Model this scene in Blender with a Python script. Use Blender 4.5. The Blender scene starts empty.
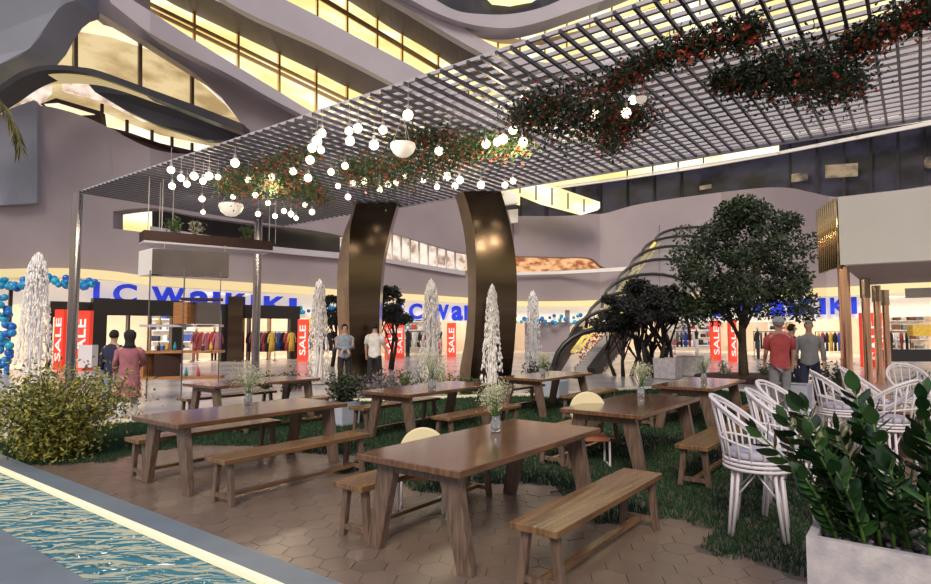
import bpy, bmesh, math, random
from mathutils import Vector, Matrix, noise
random.seed(7)
S = bpy.context.scene
COL = S.collection
PI = math.pi
# ------------------------------------------------------------------ camera, sky, sun, exposure
FPX, HC = 600.0, 1.65
PITCH = math.atan(37/600)
AZ = math.atan(454/601)                    # the tables' long axis is world X
cam_d = bpy.data.cameras.new('camera'); cam = bpy.data.objects.new('camera', cam_d); COL.objects.link(cam)
cam.location = (0, 0, HC)
cam.rotation_euler = (PI/2 + PITCH, 0, -math.atan2(math.cos(AZ), math.sin(AZ)))
cam_d.sensor_width = 36; cam_d.lens = 36*FPX/931; cam_d.clip_end = 500
S.camera = cam
w = bpy.data.worlds.new('dusk'); S.world = w; w.use_nodes = True
nt = w.node_tree; nt.nodes.clear()
out = nt.nodes.new('ShaderNodeOutputWorld'); bg = nt.nodes.new('ShaderNodeBackground')
tc = nt.nodes.new('ShaderNodeTexCoord'); sx = nt.nodes.new('ShaderNodeSeparateXYZ'); rp = nt.nodes.new('ShaderNodeValToRGB')
nt.links.new(tc.outputs['Generated'], sx.inputs[0]); nt.links.new(sx.outputs['Z'], rp.inputs[0])
cr = rp.color_ramp
cr.elements[0].position = 0.0; cr.elements[0].color = (.30, .20, .17, 1)
cr.elements[1].position = 1.0; cr.elements[1].color = (.62, .65, .78, 1)
for p, c in ((.08, (.95, .66, .42, 1)), (.2, (.62, .51, .48, 1)), (.45, (.58, .56, .64, 1))):
    e = cr.elements.new(p); e.color = c
nt.links.new(rp.outputs[0], bg.inputs[0]); bg.inputs[1].default_value = 0.88
nt.links.new(bg.outputs[0], out.inputs[0])
sun_d = bpy.data.lights.new('sun', 'SUN'); sun_d.energy = 2.3; sun_d.angle = .35; sun_d.color = (1, .86, .66)
sun = bpy.data.objects.new('sun', sun_d); COL.objects.link(sun)
sun.rotation_euler = Vector((-.62, -.30, .50)).to_track_quat('Z', 'Y').to_euler()
S.view_settings.view_transform = 'Standard'; S.view_settings.look = 'None'
S.view_settings.exposure = 0.18; S.view_settings.gamma = 1.0; S.view_settings.use_curve_mapping = False

# ------------------------------------------------------------------ geometry of the place
UX = Vector((math.sin(AZ), math.cos(AZ)))
VX = Vector((-math.cos(AZ), math.sin(AZ)))
VIEW = Vector((math.cos(AZ), math.sin(AZ), 0))
RIGHT = Vector((math.sin(AZ), -math.cos(AZ), 0))
def _ray(px, py):
    x = (px-465.5)/FPX; z = -(py-292)/FPX
    return x, math.cos(PITCH)-z*math.sin(PITCH), math.sin(PITCH)+z*math.cos(PITCH)
def W(px, py, d):                       # surveyed point at horizontal distance d
    x, y, z = _ray(px, py); t = d/y
    return RIGHT*(x*t) + VIEW*d + Vector((0, 0, HC+z*t))
def G(px, py, z=0.0):                   # surveyed point on the level z
    r = _ray(px, py); t = (z-HC)/r[2]
    return RIGHT*(r[0]*t) + VIEW*(r[1]*t) + Vector((0, 0, z))
def at(px, d, z=0.0):                   # point at level z
    return RIGHT*((px-465.5)/FPX*d) + VIEW*d + Vector((0, 0, z))

# ------------------------------------------------------------------ materials
MATS = {}
def mat(name, col, rough=.6, metal=0., var=0., scale=6., col2=None, emit=None, es=0., bump=0., bscale=30., alpha=None, trans=0., island=False, stretch=None, spec=None, coat=0.):
    m = bpy.data.materials.new(name); m.use_nodes = True; n = m.node_tree
    b = n.nodes['Principled BSDF']
    b.inputs['Roughness'].default_value = rough; b.inputs['Metallic'].default_value = metal
    b.inputs['Base Color'].default_value = (*col, 1)
    if spec is not None: b.inputs['Specular IOR Level'].default_value = spec
    if coat: b.inputs['Coat Weight'].default_value = coat; b.inputs['Coat Roughness'].default_value = .15
    if trans: b.inputs['Transmission Weight'].default_value = trans
    if alpha is not None: b.inputs['Alpha'].default_value = alpha
    geo = n.nodes.new('ShaderNodeNewGeometry')
    def coords():
        t = n.nodes.new('ShaderNodeTexCoord'); mp = n.nodes.new('ShaderNodeMapping')
        n.links.new(t.outputs['Object'], mp.inputs[0])
        if stretch: mp.inputs['Scale'].default_value = stretch
        return mp.outputs[0]
    if col2 is not None or var:
        c2 = col2 if col2 is not None else tuple(max(0, c*(1-var)) for c in col)
        r = n.nodes.new('ShaderNodeValToRGB'); r.color_ramp.elements[0].color = (*col, 1); r.color_ramp.elements[1].color = (*c2, 1)
        if island: n.links.new(geo.outputs['Random Per Island'], r.inputs[0])
        else:
            t = n.nodes.new('ShaderNodeTexNoise'); t.inputs['Scale'].default_value = scale; t.inputs['Detail'].default_value = 5
            n.links.new(coords(), t.inputs['Vector']); n.links.new(t.outputs['Fac'], r.inputs[0])
            r.color_ramp.elements[0].position = .35; r.color_ramp.elements[1].position = .65
        n.links.new(r.outputs[0], b.inputs['Base Color'])
        if emit == 'base': n.links.new(r.outputs[0], b.inputs['Emission Color'])
    if emit is not None:
        if emit != 'base': b.inputs['Emission Color'].default_value = (*emit, 1)
        b.inputs['Emission Strength'].default_value = es
    if bump:
        t = n.nodes.new('ShaderNodeTexNoise'); t.inputs['Scale'].default_value = bscale; t.inputs['Detail'].default_value = 4
        n.links.new(coords(), t.inputs['Vector'])
        bp = n.nodes.new('ShaderNodeBump'); bp.inputs['Strength'].default_value = bump; bp.inputs['Distance'].default_value = .02
        n.links.new(t.outputs['Fac'], bp.inputs['Height']); n.links.new(bp.outputs[0], b.inputs['Normal'])
    MATS[name] = m
    return m
M = MATS
mat('plaster', (.31, .272, .315), .55, var=.2, scale=.25)
mat('plaster_blue', (.21, .23, .30), .5, var=.15, scale=.3)
mat('plaster_light', (.46, .44, .52), .5, var=.12, scale=.3)
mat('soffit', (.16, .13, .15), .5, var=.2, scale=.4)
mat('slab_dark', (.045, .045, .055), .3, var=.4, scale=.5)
mat('fascia_white', (.78, .78, .78), .5, var=.06, scale=.6)
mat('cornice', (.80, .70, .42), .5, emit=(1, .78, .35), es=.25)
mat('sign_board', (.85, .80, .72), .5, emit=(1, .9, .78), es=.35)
mat('sign_blue', (.02, .05, .55), .4, emit=(.01, .04, .7), es=.45)
mat('sign_blue_dark', (.01, .03, .35), .4)
mat('black_metal', (.018, .016, .016), .35)
mat('bronze', (.13, .098, .072), .14, metal=1., var=.3, scale=1.2, stretch=(.3, .3, 2.5))
mat('bronze_light', (.50, .40, .29), .3, metal=1., var=.2, scale=2)
mat('steel', (.34, .34, .38), .2, metal=1.)
mat('copper', (.85, .55, .38), .16, metal=1.)
mat('gold_metal', (.66, .46, .22), .22, metal=1.)
mat('lattice_light', (.50, .49, .57), .4, var=.1)
mat('lattice_dark', (.06, .06, .08), .3)
mat('wood', (.20, .098, .048), .14, col2=(.075, .036, .022), scale=2.2, stretch=(.7, 11, 2), coat=.5)
mat('wood_leg', (.18, .125, .10), .3, col2=(.085, .056, .045), scale=3.5, stretch=(14, 14, 1.5), coat=.2)
mat('wood_bench', (.24, .13, .058), .25, col2=(.10, .052, .028), scale=2.2, stretch=(.7, 11, 2), coat=.25)
mat('wood_dark', (.035, .011, .009), .7, var=.3)
mat('wood_orange', (.42, .19, .07), .4, var=.35, scale=4, stretch=(1, 1, 8))
mat('greybox', (.10, .085, .085), .35, var=.25, scale=2)
mat('white_paint', (.66, .64, .72), .4)
mat('rattan_white', (.62, .60, .68), .45)
mat('cushion', (.42, .41, .52), .8, var=.1)
mat('cream_cloth', (.74, .68, .45), .8)
mat('orange_seat', (.55, .2, .1), .6)
mat('concrete', (.52, .50, .54), .7, col2=(.36, .35, .42), scale=9, bump=.2, bscale=40)
mat('planter_blue', (.42, .47, .60), .6, var=.1)
mat('soil', (.03, .025, .025), .9, bump=.4)
mat('pebble', (.05, .05, .06), .45, var=.5, island=True, col2=(.16, .16, .19))
mat('paver', (.195, .140, .112), .26, col2=(.160, .118, .098), island=True, bump=.15, bscale=25)
mat('grout', (.085, .065, .055), .8)
mat('stone_pale', (.52, .48, .46), .22, col2=(.32, .31, .34), scale=.5)
mat('kerb_blue', (.16, .205, .26), .45, var=.15, scale=3)
mat('kerb_cream', (.70, .66, .50), .5, var=.08)
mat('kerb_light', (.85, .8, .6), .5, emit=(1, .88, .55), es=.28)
mat('lawn_soil', (.006, .024, .009), .9, var=.4)
mat('grass', (.005, .028, .009), .7, island=True, col2=(.014, .058, .016))
mat('leaf_dark', (.010, .022, .010), .55, island=True, col2=(.038, .060, .024))
mat('leaf_black', (.008, .009, .010), .6, island=True, col2=(.02, .024, .022))
mat('leaf_yellow', (.05, .09, .015), .5, island=True, col2=(.40, .36, .07))
mat('leaf_mid', (.02, .06, .02), .5, island=True, col2=(.10, .15, .05))
mat('leaf_grey', (.14, .17, .12), .6, island=True, col2=(.42, .42, .34))
mat('leaf_glossy', (.008, .028, .010), .25, island=True, col2=(.035, .10, .025))
mat('leaf_violet', (.05, .05, .07), .6, island=True, col2=(.22, .20, .22))
mat('stem_green', (.06, .13, .03), .4)
mat('bark', (.10, .075, .05), .8, var=.4, scale=20)
mat('bark_black', (.018, .014, .014), .8)
mat('blossom_white', (.62, .62, .48), .6, island=True, col2=(.40, .46, .30))
mat('blossom_red', (.30, .03, .02), .6, island=True, col2=(.60, .10, .04))
mat('glass_vase', (.8, .85, .95), .05, trans=.85)
mat('bulb', (1, .9, .7), .4, emit=(1, .85, .6), es=3.2)
mat('bowl_white', (.75, .72, .70), .4, emit=(1, .85, .7), es=.35)
mat('cable', (.35, .34, .34), .5)
mat('warm_window', (.3, .22, .08), .3, emit='base', es=1.9, col2=None)
mat('water_white', (.86, .86, .92), .25, emit=None)
mat('red_sign', (.75, .05, .025), .5, emit=(1, .06, .03), es=.35)
mat('white_print', (.9, .88, .85), .5, emit=(1, 1, 1), es=.2)
mat('shop_wall', (.80, .70, .58), .6, col2=(.74, .62, .50), scale=.6)
mat('shop_floor', (.62, .54, .46), .2, var=.1, scale=1)
mat('lamp_panel', (1, 1, 1), .4, emit=(1, .93, .8), es=5)
mat('glass_dark', (.03, .035, .045), .08, spec=.8)
mat('skin', (.42, .26, .19), .6)
for nme, c in dict(cloth_pink=(.40, .15, .20), cloth_red=(.42, .07, .08), cloth_grey=(.24, .25, .28), cloth_white=(.70, .70, .72), cloth_black=(.015, .015, .02),
                   cloth_navy=(.02, .025, .07), cloth_lilac=(.44, .42, .52), cloth_blue=(.04, .09, .42), cloth_brown=(.20, .10, .07), cloth_yellow=(.70, .48, .08), cloth_teal=(.04, .32, .40), cloth_denim=(.22, .27, .36), hair_black=(.012, .010, .010), cap_blue=(.42, .48, .52)).items():
    mat(nme, c, .85, var=.25, scale=8)
mat('balloon_blue', (.01, .12, .55), .25, island=True, col2=(.02, .38, .60))
mat('palm', (.05, .06, .02), .6, island=True, col2=(.18, .16, .05))

def lit(name, a, b, es, scale=(.6, .6, .6), c=None):
    """a lit room seen through glass: warm light broken up by furniture and walls"""
    m = bpy.data.materials.new(name); m.use_nodes = True; n = m.node_tree; bs = n.nodes['Principled BSDF']
    t = n.nodes.new('ShaderNodeTexCoord'); mp = n.nodes.new('ShaderNodeMapping'); mp.inputs['Scale'].default_value = scale
    v = n.nodes.new('ShaderNodeTexNoise'); v.inputs['Scale'].default_value = 1; v.inputs['Detail'].default_value = 6
    r = n.nodes.new('ShaderNodeValToRGB'); r.color_ramp.elements[0].color = (*a, 1); r.color_ramp.elements[1].color = (*b, 1)
    r.color_ramp.elements[0].position = .38; r.color_ramp.elements[1].position = .60
    if c: e = r.color_ramp.elements.new(.5); e.color = (*c, 1)
    n.links.new(t.outputs['Object'], mp.inputs[0]); n.links.new(mp.outputs[0], v.inputs['Vector']); n.links.new(v.outputs['Fac'], r.inputs[0])
    n.links.new(r.outputs[0], bs.inputs['Emission Color']); bs.inputs['Emission Strength'].default_value = es
    bs.inputs['Base Color'].default_value = (.02, .02, .02, 1); bs.inputs['Roughness'].default_value = .25
    MATS[name] = m
lit('lit_gold', (.88, .68, .26), (1, .95, .72), 1.2, (.25, .25, .8), (1, .84, .42))
lit('lit_cream', (.88, .72, .42), (1, .92, .68), 1.1, (.3, .3, .6))
lit('lit_brown', (.50, .34, .15), (.88, .68, .36), .85, (.5, .5, 1.2), (.72, .52, .26))
lit('lit_shop', (.35, .22, .15), (.95, .82, .68), 1.0, (1.2, 1.2, 1.6), (.8, .62, .5))
lit('lit_orange', (.40, .10, .04), (1, .55, .28), .9, (1.5, 1.5, 3), (.75, .38, .16))
lit('lit_dim', (.010, .010, .014), (.05, .045, .075), .5, (.5, .5, .9))
lit('lit_dim_warm', (.06, .045, .04), (.45, .32, .20), .7, (.8, .8, 1.2))

# ------------------------------------------------------------------ mesh helpers
class MB:
    def __init__(s): s.v = []; s.f = []
    def add(s, vs, fs):
        k = len(s.v); s.v += [tuple(v) for v in vs]; s.f += [tuple(i+k for i in f) for f in fs]; return s
    def hexa(s, c8): return s.add(c8, [(0, 3, 2, 1), (4, 5, 6, 7), (0, 1, 5, 4), (1, 2, 6, 5), (2, 3, 7, 6), (3, 0, 4, 7)])
    def box(s, x0, x1, y0, y1, z0, z1):
        return s.hexa([(x0, y0, z0), (x1, y0, z0), (x1, y1, z0), (x0, y1, z0), (x0, y0, z1), (x1, y0, z1), (x1, y1, z1), (x0, y1, z1)])
    def bar(s, a, b, wx, wy, wx2=None, wy2=None):      # tapered bar, section axes X and Y (for legs)
        wx2 = wx2 or wx; wy2 = wy2 or wy
        q = lambda p, x, y: [(p[0]-x/2, p[1]-y/2, p[2]), (p[0]+x/2, p[1]-y/2, p[2]), (p[0]+x/2, p[1]+y/2, p[2]), (p[0]-x/2, p[1]+y/2, p[2])]
        return s.hexa(q(a, wx, wy)+q(b, wx2, wy2))
    def beam(s, a, b, wid, hgt):                        # horizontal-ish beam between points
        a = Vector(a); b = Vector(b); d = (b-a).normalized(); up = Vector((0, 0, 1))
        if abs(d.z) > .95: up = Vector((1, 0, 0))
        r = d.cross(up).normalized(); u = r.cross(d)
        q = lambda p: [p-r*wid/2-u*hgt/2, p+r*wid/2-u*hgt/2, p+r*wid/2+u*hgt/2, p-r*wid/2+u*hgt/2]
        return s.hexa(q(a)+q(b))
    def tube(s, pts, r, n=8, cap=True):
        pts = [Vector(p) for p in pts]; rs = r if isinstance(r, (list, tuple)) else [r]*len(pts)
        k = len(s.v); m = len(pts); ref = None
        for i, p in enumerate(pts):
            d = (pts[min(i+1, m-1)]-pts[max(i-1, 0)])
            d = d.normalized() if d.length > 1e-9 else Vector((0, 0, 1))
            if ref is None: ref = Vector((0, 0, 1)) if abs(d.z) < .9 else Vector((1, 0, 0))
            x = d.cross(ref)
            if x.length < 1e-4: x = d.cross(Vector((0, 1, 0)))
            x.normalize(); y = d.cross(x).normalized(); ref = -y if False else ref
            for j in range(n):
                t = 2*PI*j/n; s.v.append(tuple(p+(x*math.cos(t)+y*math.sin(t))*rs[i]))
        for i in range(m-1):
            for j in range(n):
                a = k+i*n+j; b = k+i*n+(j+1) % n; s.f.append((a, b, b+n, a+n))
        if cap:
            s.f.append(tuple(k+j for j in reversed(range(n)))); s.f.append(tuple(k+(m-1)*n+j for j in range(n)))
        return s
    def lathe(s, c, prof, n=16, sx=1, sy=1):
        return s.rings([[(c[0]+r*sx*math.cos(2*PI*j/n), c[1]+r*sy*math.sin(2*PI*j/n), c[2]+z) for j in range(n)] for r, z in prof])
    def rings(s, rr):
        k = len(s.v); n = len(rr[0])
        for r in rr: s.v += [tuple(p) for p in r]
        for i in range(len(rr)-1):
            for j in range(n):
                a = k+i*n+j; b = k+i*n+(j+1) % n; s.f.append((a, b, b+n, a+n))
        s.f.append(tuple(k+j for j in reversed(range(n)))); s.f.append(tuple(k+(len(rr)-1)*n+j for j in range(n)))
        return s
    def ball(s, c, r, n=10, sz=1., sx=1., sy=1.):
        prof = [(max(.001, math.sin(PI*i/(n//2+2)))*r, -math.cos(PI*i/(n//2+2))*r*sz) for i in range(n//2+3)]
        return s.lathe(c, prof, n, sx, sy)
    def prism(s, poly, off):                            # polygon (3D points) extruded by vector off
        k = len(s.v); n = len(poly); off = Vector(off)
        s.v += [tuple(p) for p in poly]+[tuple(Vector(p)+off) for p in poly]
        s.f.append(tuple(k+i for i in range(n))); s.f.append(tuple(k+n+i for i in reversed(range(n))))
        for i in range(n): j = (i+1) % n; s.f.append((k+i, k+n+i, k+n+j, k+j))
        return s
    def leaf(s, p, d, l, wd, up=None):                  # bent leaf of two quads
        p = Vector(p); d = Vector(d).normalized(); up = Vector(up) if up is not None else Vector((random.uniform(-1, 1), random.uniform(-1, 1), random.uniform(-1, 1)))
        x = d.cross(up)
        if x.length < 1e-3: x = d.cross(Vector((.3, .8, .5)))
        x.normalize(); nn = x.cross(d)*(wd*.25)
        k = len(s.v); q = p+d*l*.5
        s.v += [tuple(p), tuple(q+x*wd/2+nn), tuple(p+d*l), tuple(q-x*wd/2+nn)]
        s.f += [(k, k+1, k+2), (k, k+2, k+3)]
        return s
    def build(s, name, m, parent=None, smooth=False, bevel=0):
        me = bpy.data.meshes.new(name); me.from_pydata(s.v, [], s.f); me.validate()
        b = bmesh.new(); b.from_mesh(me)
        if len(s.f) < 60000 and s.closed: bmesh.ops.recalc_face_normals(b, faces=b.faces)
        if bevel: bmesh.ops.bevel(b, geom=list(b.edges), offset=bevel, segments=1, affect='EDGES')
        b.to_mesh(me); b.free()
        if smooth: me.polygons.foreach_set('use_smooth', [True]*len(me.polygons))
        me.materials.append(M[m] if isinstance(m, str) else m)
        o = bpy.data.objects.new(name, me); COL.objects.link(o)
        if parent: o.parent = parent
        return o
    closed = True
def tag(o, label=None, cat=None, group=None, kind=None):
    if label: o['label'] = label
    if cat: o['category'] = cat
    if group: o['group'] = group
    if kind: o['kind'] = kind
    return o
def empty(name, loc=(0, 0, 0), rz=0, label=None, cat=None, group=None):
    o = bpy.data.objects.new(name, None); COL.objects.link(o); o.location = loc; o.rotation_euler = (0, 0, rz); o.empty_display_size = .1
    return tag(o, label, cat, group)
def copy_tree(o, parent=None):
    c = o.copy(); COL.objects.link(c)
    if parent: c.parent = parent
    for ch in list(o.children): copy_tree(ch, c)
    return c
def place(proto, loc, rz=0, label=None, group=None, first=[None], sc=None):
    if proto.get('_used'): o = copy_tree(proto)
    else: o = proto
    proto['_used'] = 1; o.location = loc; o.rotation_euler = (0, 0, rz)
    if sc: o.scale = (sc, sc, sc) if not isinstance(sc, tuple) else sc
    if label: o['label'] = label
    if group: o['group'] = group
    return o
def struct(o): o['kind'] = 'structure'; return o

def smooth_list(rows, n=6):                              # Catmull-Rom through rows of numbers
    out_ = []
    m = len(rows)
    for i in range(m-1):
        p0 = rows[max(i-1, 0)]; p1 = rows[i]; p2 = rows[i+1]; p3 = rows[min(i+2, m-1)]
        for k in range(n):
            t = k/n
            out_.append([.5*((2*b)+(-a+c)*t+(2*a-5*b+4*c-d)*t*t+(-a+3*b-3*c+d)*t*t*t) for a, b, c, d in zip(p0, p1, p2, p3)])
    out_.append(list(rows[-1]))
    return out_
DIST = [(-400, 20), (-100, 22), (0, 24), (150, 28), (300, 34), (460, 40), (600, 44), (720, 42), (830, 36), (1000, 31), (1300, 25)]
def dist(px):
    for (a, da), (b, db) in zip(DIST, DIST[1:]):
        if px <= b: return da+(db-da)*(max(px, a)-a)/(b-a)
    return DIST[-1][1]
def ribbon(name, rows, dt, db=None, th=.6, m='plaster', n=6, parent=None, sm=True):
    """curved wall band; rows = (px, y of top, y of bottom) sighted from the survey point; dt, db = setback of top and bottom behind the frontage line; th = thickness"""
    db = dt if db is None else db
    b = MB(); rr = smooth_list(rows, n) if sm else rows; rings = []
    for px, yt, yb in rr:
        d = dist(px); t = W(px, yt, d+dt); o = W(px, yb, d+db)
        rings.append([t, o, o+VIEW*th, t+VIEW*th])
    b.rings(rings)
    return struct(b.build(name, m, parent)) if parent is None else b.build(name, m, parent)
def panel(name, pts, dep, th, m, parent=None):
    """flat-fronted solid whose outline was sighted in the survey, dep = setback"""
    poly = [W(px, py, dist(px)+dep) for px, py in pts]
    o = MB().prism(poly, VIEW*th).build(name, m, parent)
    return o

# ------------------------------------------------------------------ ground
GB = [(2.69, 8.66), (3.38, 8.09), (3.69, 8.26), (4.12, 8.34), (4.6, 8.17), (5.07, 7.54), (5.19, 6.71), (5.5, 5.8), (4.7, 5.4), (5.0, 5.1), (4.66, 4.24), (4.73, 3.84), (5.2, 3.83),
      (5.69, 3.41), (5.66, 3.11), (4.85, 2.3), (4.97, 2.0), (5.36, 1.85), (5.29, 1.4), (4.8, 1.4), (4.65, 1.2), (4.75, .95), (4.6, .6), (4.6, .3), (8, .6), (11.3, 1.6), (12.6, 2), (12.6, -7)]
PAVED = [(2.69, -7), (2.69, 8.66)]+GB[1:]
def inside(p, poly):
    x, y = p; c = False; n = len(poly)
    for i in range(n):
        x1, y1 = poly[i]; x2, y2 = poly[i-1]
        if (y1 > y) != (y2 > y) and x < (x2-x1)*(y-y1)/(y2-y1)+x1: c = not c
    return c
b = MB(); b.box(-6, 60, -30, 60, -.75, -.45); struct(b.build('ground', 'grout'))
b = MB(); b.box(2.69, 60, -30, 60, -.45, -.02); struct(b.build('floor', 'stone_pale'))
b = MB(); b.box(-6, 1.725, -30, 60, -.45, .02); struct(b.build('floor_near_side', 'kerb_blue', bevel=.01))
b = MB(); b.box(2.44, 2.69, -12, 40, -.449, .02); struct(b.build('kerb_outer', 'kerb_blue', bevel=.006))
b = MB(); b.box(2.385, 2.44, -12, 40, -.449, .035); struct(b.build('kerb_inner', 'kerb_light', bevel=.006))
b = MB(); b.box(2.69, 12.6, -7, 8.7, -.04, -.012); struct(b.build('paving_bed', 'grout'))
b = MB(); R = .135
row = 0; y = -7.0
while y < 8.8:
    x = 2.56+(row % 2)*R*.866
    while x < 12.6:
        if inside((max(x, 2.72), y), PAVED):
            r = R-.003; dz = random.uniform(-.0012, .0012)
            top = [(x+r*math.sin(PI/3*i)*1., y+r*math.cos(PI/3*i), dz) for i in range(6)]
            b.prism(top, (0, 0, -.02))
        x += R*1.732
    y += R*1.5; row += 1
o = b.build('hexagonal_paving', 'paver'); o['kind'] = 'structure'
# water canal
me_m = bpy.data.materials.new('canal_water'); me_m.use_nodes = True; n = me_m.node_tree; bs = n.nodes['Principled BSDF']
t = n.nodes.new('ShaderNodeTexCoord'); mp = n.nodes.new('ShaderNodeMapping'); mp.inputs['Rotation'].default_value = (0, 0, math.radians(53)); mq = n.nodes.new('ShaderNodeMapping'); mq.inputs['Scale'].default_value = (2.9, 6.5, 1)
v = n.nodes.new('ShaderNodeTexNoise'); v.inputs['Scale'].default_value = 1.0; v.inputs['Detail'].default_value = 2.5; v.inputs['Distortion'].default_value = .6
n.links.new(t.outputs['Object'], mp.inputs[0]); n.links.new(mp.outputs[0], mq.inputs[0]); n.links.new(mq.outputs[0], v.inputs['Vector'])
bs.inputs['Base Color'].default_value = (.010, .15, .22, 1); bs.inputs['IOR'].default_value = 1.75
bp = n.nodes.new('ShaderNodeBump'); bp.inputs['Strength'].default_value = 1.0; bp.inputs['Distance'].default_value = .22; n.links.new(v.outputs['Fac'], bp.inputs['Height']); n.links.new(bp.outputs[0], bs.inputs['Normal'])
bs.inputs['Roughness'].default_value = .04
M['canal_water'] = me_m
b = MB(); b.box(1.726, 2.384, -12, 40, -.30, -.005); tag(b.build('canal_water', 'canal_water'), 'teal rippled water in the narrow channel along the paving', 'water', kind='stuff')
# lawn
LB = [(2.69, 11.0), (3.47, 11.13), (4.82, 11.32), (6.02, 10.9), (8.13, 10.6), (9.37, 10.4), (11.95, 8.6), (13.5, 7.3), (16.2, 6.2), (17.2, 5.2), (17.2, 3.6), (15.5, 2.3), (12.6, 2.0)]
LAWN = LB+[p for p in reversed(GB[:-1])]
b = MB(); b.prism([(x, y, -.015) for x, y in [(2.69, 8.0)]+LB+[(12.6, .3), (4.6, .3), (4.0, .3), (4.0, 8.)]], (0, 0, -.02)); struct(b.build('lawn_bed', 'lawn_soil'))
g = MB(); g.closed = False
k = 0
while k < 110000:
    x = random.uniform(2.7, 17.2)
    if random.random() > 1.25/(1+max(0, x-4)*.28): continue
    y = random.uniform(.3, 11.4)
    if not inside((x, y), LAWN): continue
    k += 1; h = random.uniform(.02, .055); a = random.uniform(0, 2*PI); wd = .003+.0010*x
    g.v += [(x-wd*math.cos(a), y-wd*math.sin(a), -.02), (x+wd*math.cos(a), y+wd*math.sin(a), -.02), (x+random.uniform(-.025, .025), y+random.uniform(-.025, .025), h)]
    n3 = len(g.v); g.f.append((n3-3, n3-2, n3-1))
tag(g.build('lawn_grass', 'grass'), 'dark green grass of the lawn between the picnic tables', 'grass', kind='stuff')
b = MB(); pts = [(x, y) for x, y in LB]
b.tube([(x, y, .0) for x, y in pts], .07, 6); struct(b.build('kerb_lawn', 'kerb_cream'))

# ------------------------------------------------------------------ building shell: ground floor
ribbon('wall_ground_back', [(-150, 150, 376), (0, 200, 372), (150, 230, 366), (300, 260, 361), (460, 270, 356), (600, 280, 354), (720, 270, 355), (830, 260, 360), (1000, 240, 366), (1200, 230, 376)], 5.5, th=.4, m='shop_wall')
# shop floor and ceiling, following the curve
def curved_slab(name, pxs, d0, d1, z0, z1, m):
    b = MB(); rr = []
    for px in pxs:
        d = dist(px); A = at(px, d+d0, z0); B = at(px, d+d1, z0); dz = Vector((0, 0, z1-z0))
        rr.append([A, B, B+dz, A+dz])
    b.rings(rr); return struct(b.build(name, m))
PXS = list(range(-150, 1201, 30))
curved_slab('floor_shop', PXS, .2, 5.5, -.019, .0, 'shop_floor')
curved_slab('ceiling', PXS, 1.0, 5.5, 3.62, 3.8, 'shop_wall')
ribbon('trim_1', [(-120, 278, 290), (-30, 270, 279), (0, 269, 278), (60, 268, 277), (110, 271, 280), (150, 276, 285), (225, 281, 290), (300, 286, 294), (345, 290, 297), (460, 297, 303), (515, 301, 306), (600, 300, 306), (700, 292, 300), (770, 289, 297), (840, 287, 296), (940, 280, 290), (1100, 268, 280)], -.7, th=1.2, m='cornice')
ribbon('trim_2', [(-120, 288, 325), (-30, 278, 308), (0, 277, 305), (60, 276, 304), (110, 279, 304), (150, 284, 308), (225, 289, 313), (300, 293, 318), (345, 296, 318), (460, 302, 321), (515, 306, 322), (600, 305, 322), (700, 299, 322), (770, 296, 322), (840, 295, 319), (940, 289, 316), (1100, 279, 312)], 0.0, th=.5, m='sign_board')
# spandrel wall above the shop, first floor
ribbon('wall_spandrel_left', [(-120, 118, 282), (-30, 112, 273), (0, 114, 270), (25, 108, 269), (45, 106, 268.5), (80, 115, 268.5), (110, 128, 271)], 0, th=.8)
ribbon('wall_spandrel', [(108, 228, 271), (150, 233, 276), (225, 243, 282), (270, 250, 285), (345, 257, 290), (385, 261, 293), (465, 275, 297), (515, 273, 301), (600, 268, 300.5), (650, 266, 297), (700, 258, 293), (770, 250, 290), (840, 246, 288), (940, 235, 281), (1100, 220, 270)], 0, th=.8)
ribbon('wall_upper_left', [(108, 127, 212), (150, 148, 208), (190, 154, 215), (240, 150, 222), (310, 150, 230), (352, 150, 238)], 0, th=.8)
ribbon('wall_upper_left_return', [(108, 127, 229), (113, 129, 229)], 0, th=.8, sm=False)
ribbon('wall_recess', [(100, 190, 262), (200, 200, 262), (345, 205, 275)], 3.2, th=.3, m='slab_dark')
o = ribbon('window_4', [(112, 200, 234), (150, 205, 236)], 2.5, th=.2, m='lit_gold', sm=False)
o = ribbon('window_5', [(288, 214, 226), (350, 218, 236)], 2.5, th=.2, m='lit_gold', sm=False)
ribbon('trim_3', [(150, 226, 235), (225, 238, 246), (270, 246, 252), (345, 253, 259)], -.3, th=.5, m='plaster_light')
# middle: first floor shop and wall above
ribbon('window_6', [(340, 215, 262), (385, 226, 266), (465, 248, 280)], 1.2, th=.2, m='lit_shop', sm=False)
w6 = bpy.data.objects['window_6']
for px in range(392, 464, 9):
    f = (px-385)/80; d = dist(px)+1.05; MB().beam(W(px, 266+14*f, d), W(px, 226+22*f, d), .1, .1).build('mullion', 'fascia_white', w6)
ribbon('trim_4', [(383, 258, 262), (465, 271, 275.5)], -.2, th=.3, m='plaster_light', sm=False)
ribbon('wall_middle', [(330, 170, 221), (385, 178, 231), (430, 180, 244), (465, 184, 253), (515, 215, 257)], .2, th=.8)
ribbon('window_7', [(512, 252, 280), (560, 252, 278), (608, 249, 274)], 1.6, th=.2, m='lit_orange', sm=False)
ribbon('wall_right', [(514, 216, 256), (560, 216, 257), (590, 214, 258), (606, 213, 268), (640, 204, 268), (700, 195, 266), (760, 188, 262), (790, 188, 258), (810, 192, 255), (842, 197, 254), (900, 190, 248), (1000, 175, 238), (1150, 160, 228)], 0.0, th=.8)
ribbon('trim_5', [(514, 272, 275), (560, 271, 274), (640, 266, 270)], -.5, th=.1, m='fascia_white', sm=False)
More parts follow.
